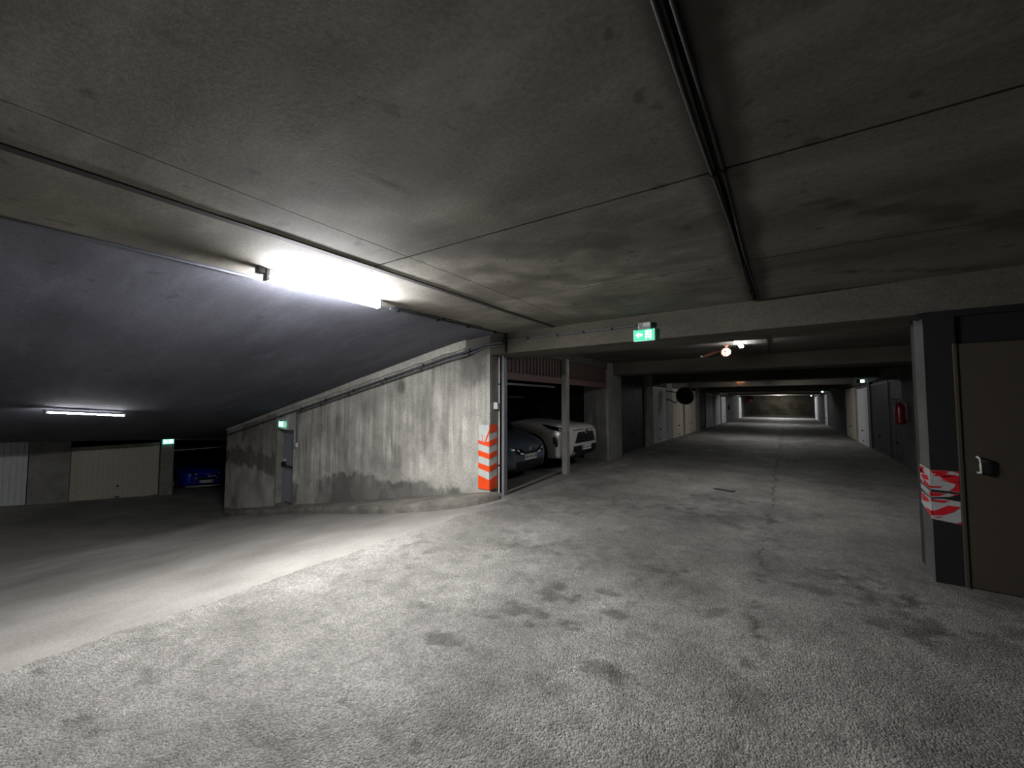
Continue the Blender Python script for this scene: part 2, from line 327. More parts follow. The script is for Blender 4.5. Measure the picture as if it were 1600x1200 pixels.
# ceiling over the ramp
def zrc(X, Y):
    Xc = -3.78
    d = Xc - X
    r = CZ - .185 * np.where(d < 1.2, d * d / 2.4 * 1.0, d - .6)
    low = .46 - .072 * (Y - .5); k = .25; h = np.clip(.5 + .5 * (r - low) / k, 0, 1)
    return low * (1 - h) + r * h + k * h * (1 - h)
xs = np.concatenate([np.linspace(-20, -15, 24), np.arange(-14.8, -3.7, .15)]); xs[-1] = -3.775
ys = np.linspace(-9, 13, 110)
X, Y = np.meshgrid(xs, ys, indexing='ij'); Z = zrc(X, Y) + (fbm(X * .8, Y * .8, 15, 3) - .5) * .02
Z[-1] = CZ + .001
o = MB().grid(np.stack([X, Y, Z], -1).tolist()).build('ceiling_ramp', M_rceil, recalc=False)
bm = bmesh.new(); bm.from_mesh(o.data)
bmesh.ops.delete(bm, geom=[f for f in bm.faces if f.calc_center_median().x > -15.05 and f.calc_center_median().y > 5.1], context='FACES'); bm.to_mesh(o.data); bm.free()
if o.data.polygons[0].normal.z > 0: o.data.flip_normals()
struct(o, 'sloping concrete ceiling above the ramp', 'ceiling')
# corridor ceiling between the beams
o = MB().box(-9.9, 3.2, 5.2, 60, 2.60, 2.9).build('ceiling_corridor', M_beam); struct(o, 'concrete ceiling of the long garage corridor', 'ceiling')
for x in (-.26,):
    MB().box(x - .012, x + .012, 5.6, 10.25, 2.592, 2.601).build('joint_strip', M_nearblack, o)

# ------------------------------------------------------------------ setting: beams, walls, pillars
BY = [4.91, 10.25, 15.6, 20.95, 26.3, 31.65, 37.0, 42.35, 47.7, 53.05]
ORD = ['first', 'second', 'third', 'fourth', 'fifth', 'sixth', 'seventh', 'eighth', 'ninth', 'tenth']
for i, y in enumerate(BY):
    x1 = 7.9 if i == 0 else 2.6
    x0 = -3.95 if i == 0 else -4.05
    w = .76
    o = MB().box(x0, x1, y, y + w, 2.295, 2.75).build('beam', M_beam, bevel=.012)
    struct(o, 'concrete cross beam, the %s along the corridor' % ORD[i] if i else 'nearest concrete cross beam carrying the green exit sign', 'beam')

# the stained wall beside the ramp, with a recess for the service door
YW = 4.93
def wall_top(x): return float(zrc(np.array(x), np.array(4.9))) + .06
DX0, DX1, DZ0, DZ1 = -11.5, -10.5, -1.24, .80
def wall_patch(x0, x1, zb, zt, nx, nz, name, parent=None):
    X = np.linspace(x0, x1, nx)[:, None] * np.ones((1, nz)); t = np.linspace(0, 1, nz)[None, :]
    lo = np.vectorize(zb)(X); hi = np.vectorize(zt)(X); Z = lo + (hi - lo) * t
    bumpy = (fbm(X * 1.5, Z * 1.5, 25, 4) - .5) * .02
    streak = fbm(X * 7, Z * .45, 35, 4); streak2 = fbm(X * 22, Z * .9, 45, 3)
    f = zramp(X, X * 0 + 4.9)
    ragged = (fbm(X * 2.5, Z * 2.5, 55, 6) - .5) + .5 * (fbm(X * 14, Z * 14, 57, 3) - .5)
    # dark damp band with a ragged upper edge
    line = np.where(X > -8.3, -.04 + .05 * (X + 8) / 4 + ragged * .30, -.05 + (X + 8.3) * .28 + ragged * .5)
    damp = sstep(.05, -.06, Z - line) * (.55 + .45 * fbm(X * 2, Z * 2, 59, 4))
    pale_spot = sstep(.12, .0, np.maximum(np.abs(X + 9.75) - .42 + ragged * .4, Z + .52 + ragged * .3))   # pale patch by the door
    damp = damp * (1 - .8 * pale_spot)
    left = sstep(-11.4, -11.6, X)
    dl = sstep(.1, .0, np.abs(Z + .2 + (X + 12) * .02 + ragged * .4) - .2) * .9 + .35 * sstep(-.1, .2, Z)
    damp = damp * (1 - left) + dl * left
    drip = sstep(.50, .60, fbm(X * 13, Z * .5, 35, 4)) * sstep(-.2, .5, Z - f - .5) * sstep(2.4, 1.0, Z) * sstep(.35, .55, fbm(X * 1.6, Z * 1.2, 37, 3))    # lime runs
    soot = .22 * sstep(.56, .40, streak2) * sstep(.2, 1.5, Z - f) + .22 * sstep(.5, .66, fbm(X * 5, Z * 2.2, 95, 5))
    spot = sstep(.16, .07, np.hypot(X + 6.2, (Z - 1.82) * .9) + ragged * .08) * .6 + sstep(.5, .2, np.hypot(X + 4.35, Z - 2.15) + ragged * .4) * .6
    s = np.clip(damp * .95 + soot + spot + .3 * sstep(.5, .65, fbm(X * 1.2, Z * 1.2, 65, 4)) + .75 * sstep(2.24, 2.36, Z + ragged * .1) * sstep(-4.55, -4.4, X) - drip * .55 * (1 - .85 * left), -.30, 1)  # the term at the top near the beam paints a recess's shade
    P = np.stack([X, YW + bumpy - .012 * (1 - damp) , Z], -1)
    o = MB().grid(P.tolist()).build(name, M_wall, parent, recalc=False)
    if o.data.polygons[0].normal.y > 0: o.data.flip_normals()
    set_attr(o, 'stain_tone', s); return o
zlow = lambda x: float(zramp(np.array(x), np.array(4.9))) - .15
wb = MB()
wb.box(DX1, -3.95, YW + .012, 5.16, -2.6, 2.66); wb.box(-15.0, DX0, YW + .012, 5.45, -2.6, .9)
wb.box(DX0, DX1, YW + .012, 5.45, DZ1, 1.5); wb.box(-10.5, -10.35, YW, 5.45, -2.6, 1.4)
w = wb.build('wall_ramp', M_pillar); struct(w, 'tall stained concrete wall beside the ramp, streaked with lime', 'wall')
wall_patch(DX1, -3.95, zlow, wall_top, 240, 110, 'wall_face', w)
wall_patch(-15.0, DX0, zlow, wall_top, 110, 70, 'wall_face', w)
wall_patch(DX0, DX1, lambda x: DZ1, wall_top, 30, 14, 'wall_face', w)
# ledge under the ramp ceiling
a, b = [], []
for x in np.linspace(-14.95, -4.45, 40):
    zt = wall_top(x) - .055; h = .06 + .09 * (x + 15) / 10.5 + .012 * math.sin(x * 9)
    a.append((x, zt - h)); b.append((x, zt))
P = [[(x, YW - .05, zz), ] for x, zz in a]
lg = MB(); n = len(a)
vs = []
for (x, z0), (_, z1) in zip(a, b): vs += [(x, YW + .02, z0), (x, YW - .055, z0), (x, YW - .055, z1), (x, YW + .02, z1)]
fs = [(i * 4 + j, i * 4 + (j + 1) % 4, (i + 1) * 4 + (j + 1) % 4, (i + 1) * 4 + j) for i in range(n - 1) for j in range(4)] + [(0, 1, 2, 3), tuple((n - 1) * 4 + j for j in (3, 2, 1, 0))]
o = lg.add(vs, fs).build('trim_1', M_wall); struct(o, 'pale concrete ledge under the sloping ceiling along the ramp wall', 'ledge')
set_attr(o, 'stain_tone', np.zeros(len(o.data.vertices)))
# curb sweeping along the foot of the wall
OUT = [(-3.80, 4.99), (-3.84, 4.80), (-3.95, 4.58), (-4.2, 4.38), (-4.6, 4.25), (-5.3, 4.17), (-6.2, 4.2), (-7.2, 4.3), (-8.6, 4.42), (-10, 4.5), (-12, 4.52), (-13.6, 4.58), (-14.6, 4.75), (-15.0, 4.93)]
def resample(pts, n):
    d = [0]
    for p, q in zip(pts, pts[1:]): d.append(d[-1] + math.dist(p, q))
    t = np.linspace(0, d[-1], n); return np.stack([np.interp(t, d, [p[k] for p in pts]) for k in (0, 1)], 1)
oc = resample(OUT, 150); rows = []
for i, (x, y) in enumerate(oc):
    zf = float(zramp(np.array(x), np.array(y))); h = .125 + .02 * (float(fbm(np.array(i * .35), np.array(0.), 75, 3)) - .5)
    if i < 14: h -= .03 * (1 - i / 14)
    chip = max(0, float(fbm(np.array(i * .5), np.array(3.), 85, 2)) - .55) * .12
    xi = min(x, -3.95); zi = float(zramp(np.array(xi), np.array(4.9))) + .14
    rows.append([(x, y - .01, zf - .1), (x, y, zf + h * .55), (x, y + .015 + chip, zf + h), (x + (xi - x) * .3, y + (YW - y) * .3, zf + h + (zi - zf - h) * .3), (xi, YW + .01, zi), (xi, YW + .01, zf - .1)])
cb = MB(); cb.grid(rows, smooth=False); cb.add(rows[0], [tuple(range(6))]); cb.add(rows[-1], [tuple(range(6))])
o = cb.build('curb', M_curb); struct(o, 'low chipped concrete curb curving along the foot of the ramp wall', 'curb')

# lower level: end wall with piers and a slanting lintel
XL = -19.5
o = MB().box(-26, -25.8, -9, 13, -5, 1.5).build('wall_low_back', M_dwall); struct(o, 'dark back wall of the lower garages', 'wall')
lint = lambda y: .315 - .078 * (y - 2.0) if y < 4.3 else .11 - .095 * (y - 4.3)
ys = [-9, .2, 2.0, 3.2, 4.3, 5.4, 6.9, 13]
a = [(XL - .25, y, lint(y)) for y in ys] + [(XL - .25, y, 1.2) for y in ys[::-1]]
o = MB().prism(a, [(x + .25, y, zz) for x, y, zz in a]).build('beam_low', M_pillar); struct(o, 'slanting concrete lintel over the lower garage doors', 'beam')
PIER = [((-.9, -1.7), 'leftmost'), ((1.13, 2.0), 'wide'), ((4.28, 4.66), 'narrow'), ((6.95, 8.0), 'hidden')]
for (y0, y1), nm in PIER:
    y0, y1 = min(y0, y1), max(y0, y1)
    o = MB().box(XL - .3, XL + .03, y0, y1, -3.2, .9).build('pillar', M_pillar, bevel=.01)
    struct(o, {'leftmost': 'lower concrete pier left of the white garage door', 'wide': 'wide concrete pier between the white and cream lower doors', 'narrow': 'narrow concrete pier with the small exit sign beside the blue car', 'hidden': 'concrete pier past the blue car bay'}[nm], 'pillar')
for y, nm in ((1.56, 'white'), (4.46, 'cream'), (7.5, 'blue car')):
    o = MB().box(-25.8, XL - .3, y - .08, y + .08, -3.2, .9).build('wall_low_partition', M_dwall); struct(o, 'partition wall beside the %s lower bay' % nm, 'wall')
o = MB().box(-25.8, XL - .2, -9, 13, .55, .8).build('ceiling_low', M_dwall); struct(o, 'dark ceiling of the lower garages', 'ceiling')
o = MB().box(-15.2, -15.0, 5.3, 13, -4, 1.4).build('wall_low_right', M_dwall); struct(o, 'side wall of the lower lane past the ramp wall', 'wall')
o = MB().box(-26, 8, -9.3, -9, -5, 3.2).build('wall_behind', M_nearblack); struct(o, 'concrete wall behind the viewer', 'wall')
o = MB().box(-20, -15, 12.8, 13, -5, 1.5).build('wall_low_end', M_dwall); struct(o, 'end wall of the lower lane', 'wall')
o = MB().box(7.8, 8.1, -9, 5.0, -.2, 3.0).build('wall_right', M_nearblack); struct(o, 'concrete wall far to the right', 'wall')
o = MB().box(-3.8, 8, -9, -7, -.2, 3.0).build('wall_near', M_nearblack); struct(o, 'concrete wall at the near end of the lane', 'wall')

# corridor: bays on the left, wall on the right, far wall
XG = -3.93
o = MB().box(-9.9, -9.7, 5.28, 60, -.2, 2.9).build('wall_left', M_dwall); struct(o, 'dark back wall of the left garages', 'wall')
o = MB().box(-9.9, -3.95, 5.165, 5.26, -.2, 2.9).build('wall_bay_side', M_dwall); struct(o, 'side wall of the grey car bay', 'wall')
o = MB().box(-9.9, -4.2, 9.9, 10.1, -.2, 2.9).build('wall_bay_partition', M_nearblack); struct(o, 'partition wall past the white car bay', 'wall')
o = MB().box(-6, 4, 58.5, 58.8, -.4, 3).build('wall_far', concrete('far_wall_concrete', srgb(96, 90, 76), srgb(150, 142, 122), big=.9, fine=20)); struct(o, 'bare concrete wall closing the far end of the corridor', 'wall')
# left pillars (they stand under the beams) and posts
LP = [(9.87, 10.9, -3.89, 'bare concrete pillar past the white car bay'), (13.6, 14.38, -3.96, 'concrete pier between the dark and the white corridor doors'),
      (16.5, 17.42, -4.0, 'dark concrete pier behind the round mirror'), (22.66, 23.5, -3.96, 'concrete pier past the two cream doors'), (28.85, 29.75, -4.0, 'far left concrete pier before the bright doors'),
      (35.4, 44.9, -4.02, 'long dark stretch of wall on the far left'), (47.7, 58.5, -4.02, 'last stretch of wall on the far left')]
for y0, y1, x, lab in LP:
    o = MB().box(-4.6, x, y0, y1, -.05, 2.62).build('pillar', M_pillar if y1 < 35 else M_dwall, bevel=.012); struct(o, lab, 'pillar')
o = MB().box(-4.3, -4.06, 10.9, 58.5, 2.14, 2.62).build('beam_left', M_dwall); struct(o, 'dark concrete lintel over the left corridor doors', 'beam')
o = MB().box(-4.4, -4.2, 10.9, 58.5, -.05, 2.2).build('wall_left_back', M_nearblack); struct(o, 'dark backing wall behind the left corridor doors', 'wall')
# right side
XR = 2.25
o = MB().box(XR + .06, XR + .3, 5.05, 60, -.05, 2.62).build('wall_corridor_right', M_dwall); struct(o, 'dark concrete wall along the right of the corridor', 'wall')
o = MB().box(1.0, 2.4, 5.06, 5.3, -.05, 2.3).build('wall_right_return', M_nearblack); struct(o, 'short wall behind the brown door', 'wall')
RP = [(11.9, 12.9, 'right pillar nearest the fire extinguisher'), (17.3, 17.75, 'dark right pier beside the white door'), (23.9, 29.3, 'dark stretch of right wall past the cream door'), (35.9, 42.8, 'dark right wall between the two far pale doors')]
for y0, y1, lab in RP:
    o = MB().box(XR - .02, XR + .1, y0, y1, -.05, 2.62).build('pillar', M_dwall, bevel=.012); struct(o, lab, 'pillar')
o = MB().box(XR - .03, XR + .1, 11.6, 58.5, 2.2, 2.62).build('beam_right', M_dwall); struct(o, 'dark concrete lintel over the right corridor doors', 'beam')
# right pillar with black front
o = MB().box(.975, 1.16, 4.775, 5.06, -.02, 2.3).build('pillar', M_dwall, bevel=.003); struct(o, 'right pillar with black front face beside the brown door', 'pillar')
MB().box(.9755, 1.16, 4.763, 4.776, .0, 2.27).build('black_face', M_blackpaint, o)
hd = MB().prism([(.92, 4.765, 2.262), (.975, 4.765, 2.232), (7.8, 4.765, 2.232), (7.8, 4.765, 2.29), (.96, 4.765, 2.285)], [(.92, 4.9, 2.262), (.975, 4.9, 2.232), (7.8, 4.9, 2.232), (7.8, 4.9, 2.29), (.96, 4.9, 2.285)])
hd.box(1.16, 7.8, 4.79, 4.85, 1.99, 2.24); o = hd.build('trim_2', M_blackpaint); struct(o, 'black lintel above the brown door', 'lintel')
o = MB().box(3.35, 7.8, 4.78, 5.0, -.05, 2.3).build('wall_right_lane', M_dwall); struct(o, 'dark wall to the right of the brown door', 'wall')
# garage posts and jambs
o = MB().box(-3.84, -3.79, 5.09, 5.18, -.01, 2.30).box(-3.87, -3.84, 5.13, 5.165, 0, 2.3).build('trim_3', M_jamb, bevel=.004); struct(o, 'grey steel door jamb at the corner of the ramp wall', 'jamb')
o = MB().box(-4.1, -3.94, 5.161, 5.262, .0, 2.3).build('trim_4', M_nearblack); struct(o, 'near-black board standing in for the dark gap behind the white conduit', 'trim')  # near-black board added to darken the gap by the jamb
o = MB().box(-3.95, -3.83, 7.37, 7.51, -.01, 2.45).build('trim_5', M_pillar, bevel=.005); struct(o, 'thin grey post between the two car bays', 'post')
o = MB().box(-3.98, -3.90, 5.15, 9.9, 2.42, 2.62).build('beam_bay', M_dwall); struct(o, 'dark header above the two car bays', 'beam')

# ------------------------------------------------------------------ doors
def panel_ribs(y0, y1, z0, z1, x, d, pitch, depth):
    """corrugated sheet in plane x; d = +1 faces +x"""
    n = max(2, int((y1 - y0) / pitch)); pts = []
    for i in range(n):
        a = y0 + (y1 - y0) * i / n; w = (y1 - y0) / n
        pts += [(a, 0), (a + w * .62, 0), (a + w * .68, -depth), (a + w * .94, -depth)]
    pts.append((y1, 0)); mb = MB()
    mb.grid([[(x + d * q, y, z0), (x + d * q, y, z1)] for y, q in pts], smooth=False)
    mb.box(x - d * .045 if d > 0 else x + .02, x - d * .02 if d > 0 else x + .045, y0, y1, z0, z1)
    return mb
def garage_door(lab, x, y0, y1, z0, z1, d, m, pitch=.12, knob=True, group=None):
    t = thing('garage_door', lab, 'garage door', (x, (y0 + y1) / 2, z0), 0, group); t['kind'] = 'thing'
    yc = (y0 + y1) / 2; w = y1 - y0
    mb = panel_ribs(y0 + .04, y1 - .04, z0 + .04, z1 - .04, x, d, pitch, .012)
    mb.v = [(a - x, b - yc, c - z0) for a, b, c in mb.v]; mb.build('door_panel', m, t)
    fr = MB(); h = z1 - z0
    for q in ((-w / 2, -w / 2 + .05, 0, h), (w / 2 - .05, w / 2, 0, h), (-w / 2 + .05, w / 2 - .05, 0, .05), (-w / 2 + .05, w / 2 - .05, h - .05, h)): fr.box(-.03, .012 * d + (.0 if d > 0 else 0), *q[:2], *q[2:]) if d > 0 else fr.box(-.012, .03, *q[:2], *q[2:])
    fr.build('door_frame', m, t)
    if knob:
        MB().lathe([(0, .05 * d), (.028, .05 * d), (.034, .03 * d), (.018, .02 * d), (.018, 0)], (0, .02, .5), 'x', 12).build('handle', M_black, t)
        MB().box(min(0, .02 * d), max(0, .02 * d), -.04, .08, .10, .14).build('latch', M_black, t)
    return t
garage_door('white ribbed garage door of the lower level, beside the wide pier', XL - .06, -.85, 1.11, -1.72, .31, 1, M_dwhite)
garage_door('cream ribbed garage door of the lower level, level above the sloping floor', XL - .08, 2.02, 4.25, -1.95, .01, 1, M_dcream)
o = MB().box(XL - .1, XL - .02, 3.4, 4.25, -2.25, -2.02).build('trim_6', M_dcream); struct(o, 'pale sill under the cream lower door', 'sill')
garage_door('dark grey garage door past the bare pillar', -4.06, 10.92, 13.58, .0, 2.12, 1, M_ddark)
garage_door('white garage door before the round mirror on the left', -4.02, 14.4, 16.46, .01, 2.12, 1, M_dwhite)
garage_door('cream garage door behind the round mirror', -4.02, 17.48, 19.62, .01, 2.14, 1, M_dcream)
garage_door('cream garage door just past the mirror, right of a thin black gap', -4.02, 19.9, 22.62, .01, 2.14, 1, M_dcream)
garage_door('dark door past the two cream garage doors', -4.08, 23.52, 25.9, .01, 2.12, 1, M_ddark)
garage_door('dim grey-white garage door fifth along the left wall', -4.04, 26.1, 28.8, .01, 2.14, 1, M_dwhite)
garage_door('first of the twin bright doors far down the left wall', -4.04, 29.8, 32.2, .01, 2.1, 1, M_dwhite)
garage_door('second of the twin bright doors far down the left wall', -4.04, 32.7, 35.35, .01, 2.0, 1, M_dwhite)
garage_door('pale door farthest away on the left wall', -4.0, 44.95, 47.65, .01, 2.1, 1, M_dwhite)
garage_door('dark grey garage door behind the fire extinguisher', XR + .02, 12.95, 14.45, .0, 2.12, -1, M_ddark)
garage_door('dark grey garage door between extinguisher and white door', XR + .02, 14.6, 17.28, .0, 2.12, -1, M_ddark)
garage_door('white garage door under the exit sign on the right wall', XR, 17.8, 20.3, .0, 2.05, -1, M_dwhite)
garage_door('cream garage door past the white one on the right', XR, 20.75, 23.85, .0, 2.14, -1, M_dcream)
garage_door('dark door before the bright strip of door on the right wall', XR, 29.4, 33.6, .0, 2.1, -1, M_ddark, knob=False)
garage_door('bright strip of door far down the right wall', XR - .04, 33.7, 35.85, .0, 2.1, -1, M_dwhite)
garage_door('farthest pale door on the right wall', XR - .04, 42.9, 47.9, .0, 2.1, -1, M_dwhite)

# brown door on the right
t = thing('garage_door', 'dark brown metal door with a bright pull handle, right of the taped pillar', 'garage door', (2.2, 4.78, 0)); t['kind'] = 'thing'
o = MB().box(-1.055, 1.15, -.02, .02, .01, 1.995).build('door_panel', M_dbrown, t, bevel=.004)
MB().box(-1.06, -1.035, -.03, .03, .005, 2.0).build('door_edge', M_jamb if False else M_dbrown, t, bevel=.004)
MB().tube([(-.956, -.02, .94), (-.956, -.075, .945), (-.956, -.08, 1.0), (-.956, -.075, 1.06), (-.956, -.02, 1.065)], .009, 8).build('handle', M_mkwhite, t)
MB().box(-.945, -.86, -.032, -.018, .93, 1.03).build('handle_shadow', M_black, t, bevel=.004)  # black plate put in as the shadow beside the handle

# ribbed panels above the two car bays and tilted-up doors
def bay_top(lab, y0, y1, zc):
    t = thing('overhead_door', lab, 'garage door', (-3.95, (y0 + y1) / 2, 2.0)); w = (y1 - y0) / 2
    mb = panel_ribs(-w, w, .04, zc - 2.0, 0, 1, .115, .025); p = mb.build('ribbed_sheet', M_bay, t)
    MB().box(-.03, .03, -w, w, -.085, .04).build('bottom_rail', M_rail, t, bevel=.004)
    return t
t = bay_top('brown ribbed sheet hanging above the grey car', 5.19, 7.35, 2.44)
MB().box(-.16, -.12, -1.04, 1.04, -.165, -.13).build('lifting_bar', M_metal, t)
MB().tube([(-.5, -.75, -.12), (-.5, -.73, -.2), (-.5, -.68, -.28), (-.5, -.60, -.33)], .008, 6).build('pull_cord', M_whitepvc, t)
bay_top('brown ribbed sheet hanging above the white car', 7.53, 9.85, 2.44)
t = thing('overhead_door', 'raised door edge hanging in the dark opening above the blue car', 'garage door', (XL - .1, 5.75, -.35))
MB().box(-.02, .02, -1.1, 1.15, -.02, .02).build('door_edge', M_jamb, t); MB().box(-1.8, -.02, -1.1, 1.15, .0, .03).build('door_panel', M_ddark, t)

# service door in the ramp wall
t = thing('service_door', 'narrow grey service door with a push bar in the stained wall', 'door', (DX0, 5.15, DZ0)); t['kind'] = 'thing'
MB().box(.02, .98, .0, .05, .03, 2.02).build('door_leaf', M_service, t, bevel=.004)
fr = MB(); fr.box(0, .05, -.03, .06, 0, 2.04); fr.box(.95, 1.0, .0, .06, 0, 2.04); fr.box(.05, .95, -.03, .06, 2.0, 2.04); fr.build('door_frame', M_jamb, t)
pb = MB(); pb.tube([(.06, -.09, 1.06), (.94, -.09, 1.0)], .022, 8); pb.box(.05, .11, -.1, 0, 1.0, 1.12); pb.box(.88, .94, -.1, 0, .95, 1.06); pb.build('push_bar', M_black, t)
MB().lathe([(0, -.06), (.03, -.055), (.035, -.03), (.02, 0)], (.1, 0, 1.16), 'y', 12).build('knob', M_whitepvc, t)
MB().box(.40, .62, -.006, 0, 1.52, 1.78).build('notice', M_greypvc, t)
o = MB().box(DX0, DX1, 4.95, 5.4, -1.6, DZ0).build('trim_7', M_curb); struct(o, 'concrete threshold of the service door', 'threshold')

# ------------------------------------------------------------------ lights
def tube_light(lab, c, ang, tilt, L, strength, drop=.0, group=None, r=.032):
    t = thing('tube_light', lab, 'light', c, ang, group); t.rotation_euler = (tilt, 0, ang)
    MB().box(-.03, .03, -L / 2 - .02, L / 2 + .02, -.03 - drop, 0).build('housing', M_greypvc, t, bevel=.004)
    n = 10; prof = [(r * math.sin(a), -.03 - r * .25 - r * .75 * (math.cos(a) if abs(a) < 1.57 else 0) ) for a in np.linspace(-math.pi / 2, math.pi / 2, n)]
    prof = [(x, zz - drop) for x, zz in prof]; mb = MB(); mb.grid([[(x, -L / 2, zz), (x, L / 2, zz)] for x, zz in prof])
    mb.add([(x, -L / 2, zz) for x, zz in prof], [tuple(range(n))]); mb.add([(x, L / 2, zz) for x, zz in prof], [tuple(range(n))])
    mb.add([(-r, -L / 2, -.03 - drop), (r, -L / 2, -.03 - drop), (r, L / 2, -.03 - drop), (-r, L / 2, -.03 - drop)], [(0, 1, 2, 3)])
    mb.build('diffuser', emis('tube_glow', LIGHTC, strength), t)
    for s in (-1, 1): MB().box(-.035, .035, s * (L / 2 + .012) - .014, s * (L / 2 + .012) + .014, -.068 - drop, .0).build('end_cap', M_greypvc, t, bevel=.004)
    return t
t = tube_light('bright white tube light on the ceiling at the top of the ramp', (-3.53, 1.95, CZ), R(2.5), 0, 1.10, TUBE_MAIN, drop=.03, r=.037)
MB().box(-.03, .03, -.64, -.585, -.05, -.0).build('junction_box', M_darkpipe, t, bevel=.004)
zt = float(zrc(np.array(-11.13), np.array(1.32)))
tube_light('distant white tube light over the lower end of the ramp', (-11.05, 1.32, zt - .035), R(25.6), R(-4.6), 1.2, TUBE_LOW, r=.026)
zt = float(zrc(np.array(-17.2), np.array(-3.2)))
tube_light('white tube light over the lower lane, out beyond the white door', (-17.2, -3.2, zt - .03), 0, R(-4), 1.2, 90)
tube_light('white tube light seen end-on behind the first beam', (-.665, 7.72, 2.60), R(0), 0, 1.2, TUBE_BAY)
for y, s in TUBE_FAR.items():
    tube_light({19.3: 'white tube light hidden behind the third beam', 33.3: 'white tube light hidden behind the sixth beam', 47.0: 'white tube light lighting the bright far floor band', 57.0: 'white tube light nearest the far end wall'}[y], (-.67, y, 2.595), 0, 0, 1.2, s)
# round caged lamp
t = thing('bulkhead_lamp', 'round white caged lamp beside the tube light past the first beam', 'lamp', (-.92, 8.3, 2.6))
MB().lathe([(0, 0), (.05, 0), (.05, -.02), (.016, -.03), (.016, -.07), (.0, -.07)], (0, 0, 0), 'z', 14).build('mount', M_rust, t)
MB().lathe([(0, .05), (.05, .045), (.075, .02), (.08, -.02), (.05, -.04), (0, -.04)], (0, 0, -.13), 'y', 20).build('back_shell', M_rust, t)
MB().lathe([(0, -.10), (.03, -.097), (.058, -.08), (.074, -.05), (.078, -.02), (.0, -.02)], (0, 0, -.13), 'y', 20).build('lens', emis('warm_globe', srgb(255, 226, 208), 1.6), t)
cg = MB()
for k in range(4):
    a = k * math.pi / 4; cg.tube([(math.cos(a) * rr, hh, -.13 + math.sin(a) * rr) for rr, hh in ((-.084, -.02), (-.08, -.055), (-.06, -.09), (-.03, -.108), (0, -.112), (.03, -.108), (.06, -.09), (.08, -.055), (.084, -.02))], .004, 6)
cg.tube([(.06 * math.cos(a), -.09, -.13 + .06 * math.sin(a)) for a in np.linspace(0, 2 * math.pi, 17)], .004, 6, cap=False)
cg.tube([(.084 * math.cos(a), -.02, -.13 + .084 * math.sin(a)) for a in np.linspace(0, 2 * math.pi, 21)], .006, 6, cap=False)
cg.build('cage', M_rust, t)
MB().tube([(-.02, .05, -.08), (-.2, .15, -.10), (-.42, .22, -.16)], [.028, .026, .03], 8).build('side_arm', M_rust, t)
MB().lathe([(0, -.05), (.02, -.045), (.025, -.02), (.0, 0)], (-.46, .22, -.16), 'y', 10).build('end_cap', M_greypvc, t)
# warm lamp on the fourth beam, hidden by the third from the lane
t = thing('bulkhead_lamp', 'warm lamp on the face of the fourth beam', 'lamp', (-1.75, 20.93, 2.572))
MB().box(-.16, .16, -.05, 0, -.015, .022).build('back_shell', M_black, t, bevel=.004)
MB().box(-.13, .13, -.045, -.004, -.022, -.015).build('lens', emis('warm_glow', srgb(255, 170, 120), 25), t)

# ------------------------------------------------------------------ exit signs
def poly(pts, y, dy=.004): return [(x, y, zz) for x, zz in pts], [(x, y - dy, zz) for x, zz in pts]
def exit_sign(lab, loc, rz=0, sc=1, arrow=True, far=False):
    t = thing('exit_sign', lab, 'sign', loc, rz); t.scale = (sc,) * 3
    MB().box(-.07, .09, -.07, 0, .065, .155).build('case', M_greypvc, t, bevel=.005)
    MB().box(.0, .085, -.078, -.07, .10, .145).build('status_panel', M_whitepvc, t)
    MB().lathe([(0, -.085), (.012, -.082), (.014, -.07)], (-.05, 0, .095), 'y', 10).build('test_button', M_whitepvc, t)
    if far:
        MB().box(-.12, .12, -.06, -.035, -.07, .065).build('panel', M_tealglow, t, bevel=.004); MB().box(-.01, .09, -.064, -.06, -.05, .05).build('lit_panel', M_signfar, t); return t
    MB().box(-.12, .12, -.06, -.035, -.07, .065).build('green_panel', M_signpale if sc > 1 else M_signgreen, t)
    ed = MB()
    for q in ((-.128, -.12, -.075, .07), (.12, .128, -.075, .07), (-.12, .12, -.077, -.07)): ed.box(q[0], q[1], -.064, -.03, q[2], q[3])
    ed.build('clear_edge', M_clear, t)
    MB().prism(*poly([(-.10, 0), (-.065, .036), (-.065, .014), (-.02, .014), (-.02, -.014), (-.065, -.014), (-.065, -.036)], -.061)).build('arrow', M_signwhite, t)
    # doorway with the running figure
    MB().prism(*poly([(.022, -.055), (.022, .05), (.09, .05), (.09, -.055), (.078, -.055), (.078, .038), (.034, .038), (.034, -.055)], -.061)).build('doorway', M_signwhite, t)
    fg = MB(); fg.lathe([(0, -.067), (.009, -.066), (.009, -.06)], (.052, 0, .026), 'y', 12)
    fg.prism(*poly([(.046, .014), (.062, .014), (.066, -.014), (.05, -.016)], -.061)); fg.prism(*poly([(.05, -.014), (.058, -.016), (.046, -.034), (.03, -.04), (.03, -.034), (.042, -.028)], -.061))
    fg.prism(*poly([(.056, -.014), (.066, -.014), (.07, -.034), (.076, -.05), (.068, -.052), (.06, -.034)], -.061)); fg.prism(*poly([(.046, .014), (.05, .007), (.04, -.002), (.032, .0), (.034, .006)], -.061))
    fg.build('running_figure', M_signwhite, t)
    return t
exit_sign('green exit sign with white left arrow on the nearest beam', (-1.435, 4.91, 2.357))
exit_sign('small exit sign over the grey service door', (-11.05, 4.91, .945), sc=1.1)
exit_sign('small exit sign on the narrow lower pier', (XL + .03, 4.46, .04), R(90), sc=1.3)
exit_sign('exit sign over the white door on the right corridor wall', (2.13, 18.2, 2.28), sc=1.0, far=True)
exit_sign('middle one of the three exit signs on the right corridor wall', (2.10, 36.7, 2.36), sc=1.1, far=True)
exit_sign('farthest tiny exit sign near the end of the corridor', (2.10, 53.0, 2.34), sc=1.3, far=True)

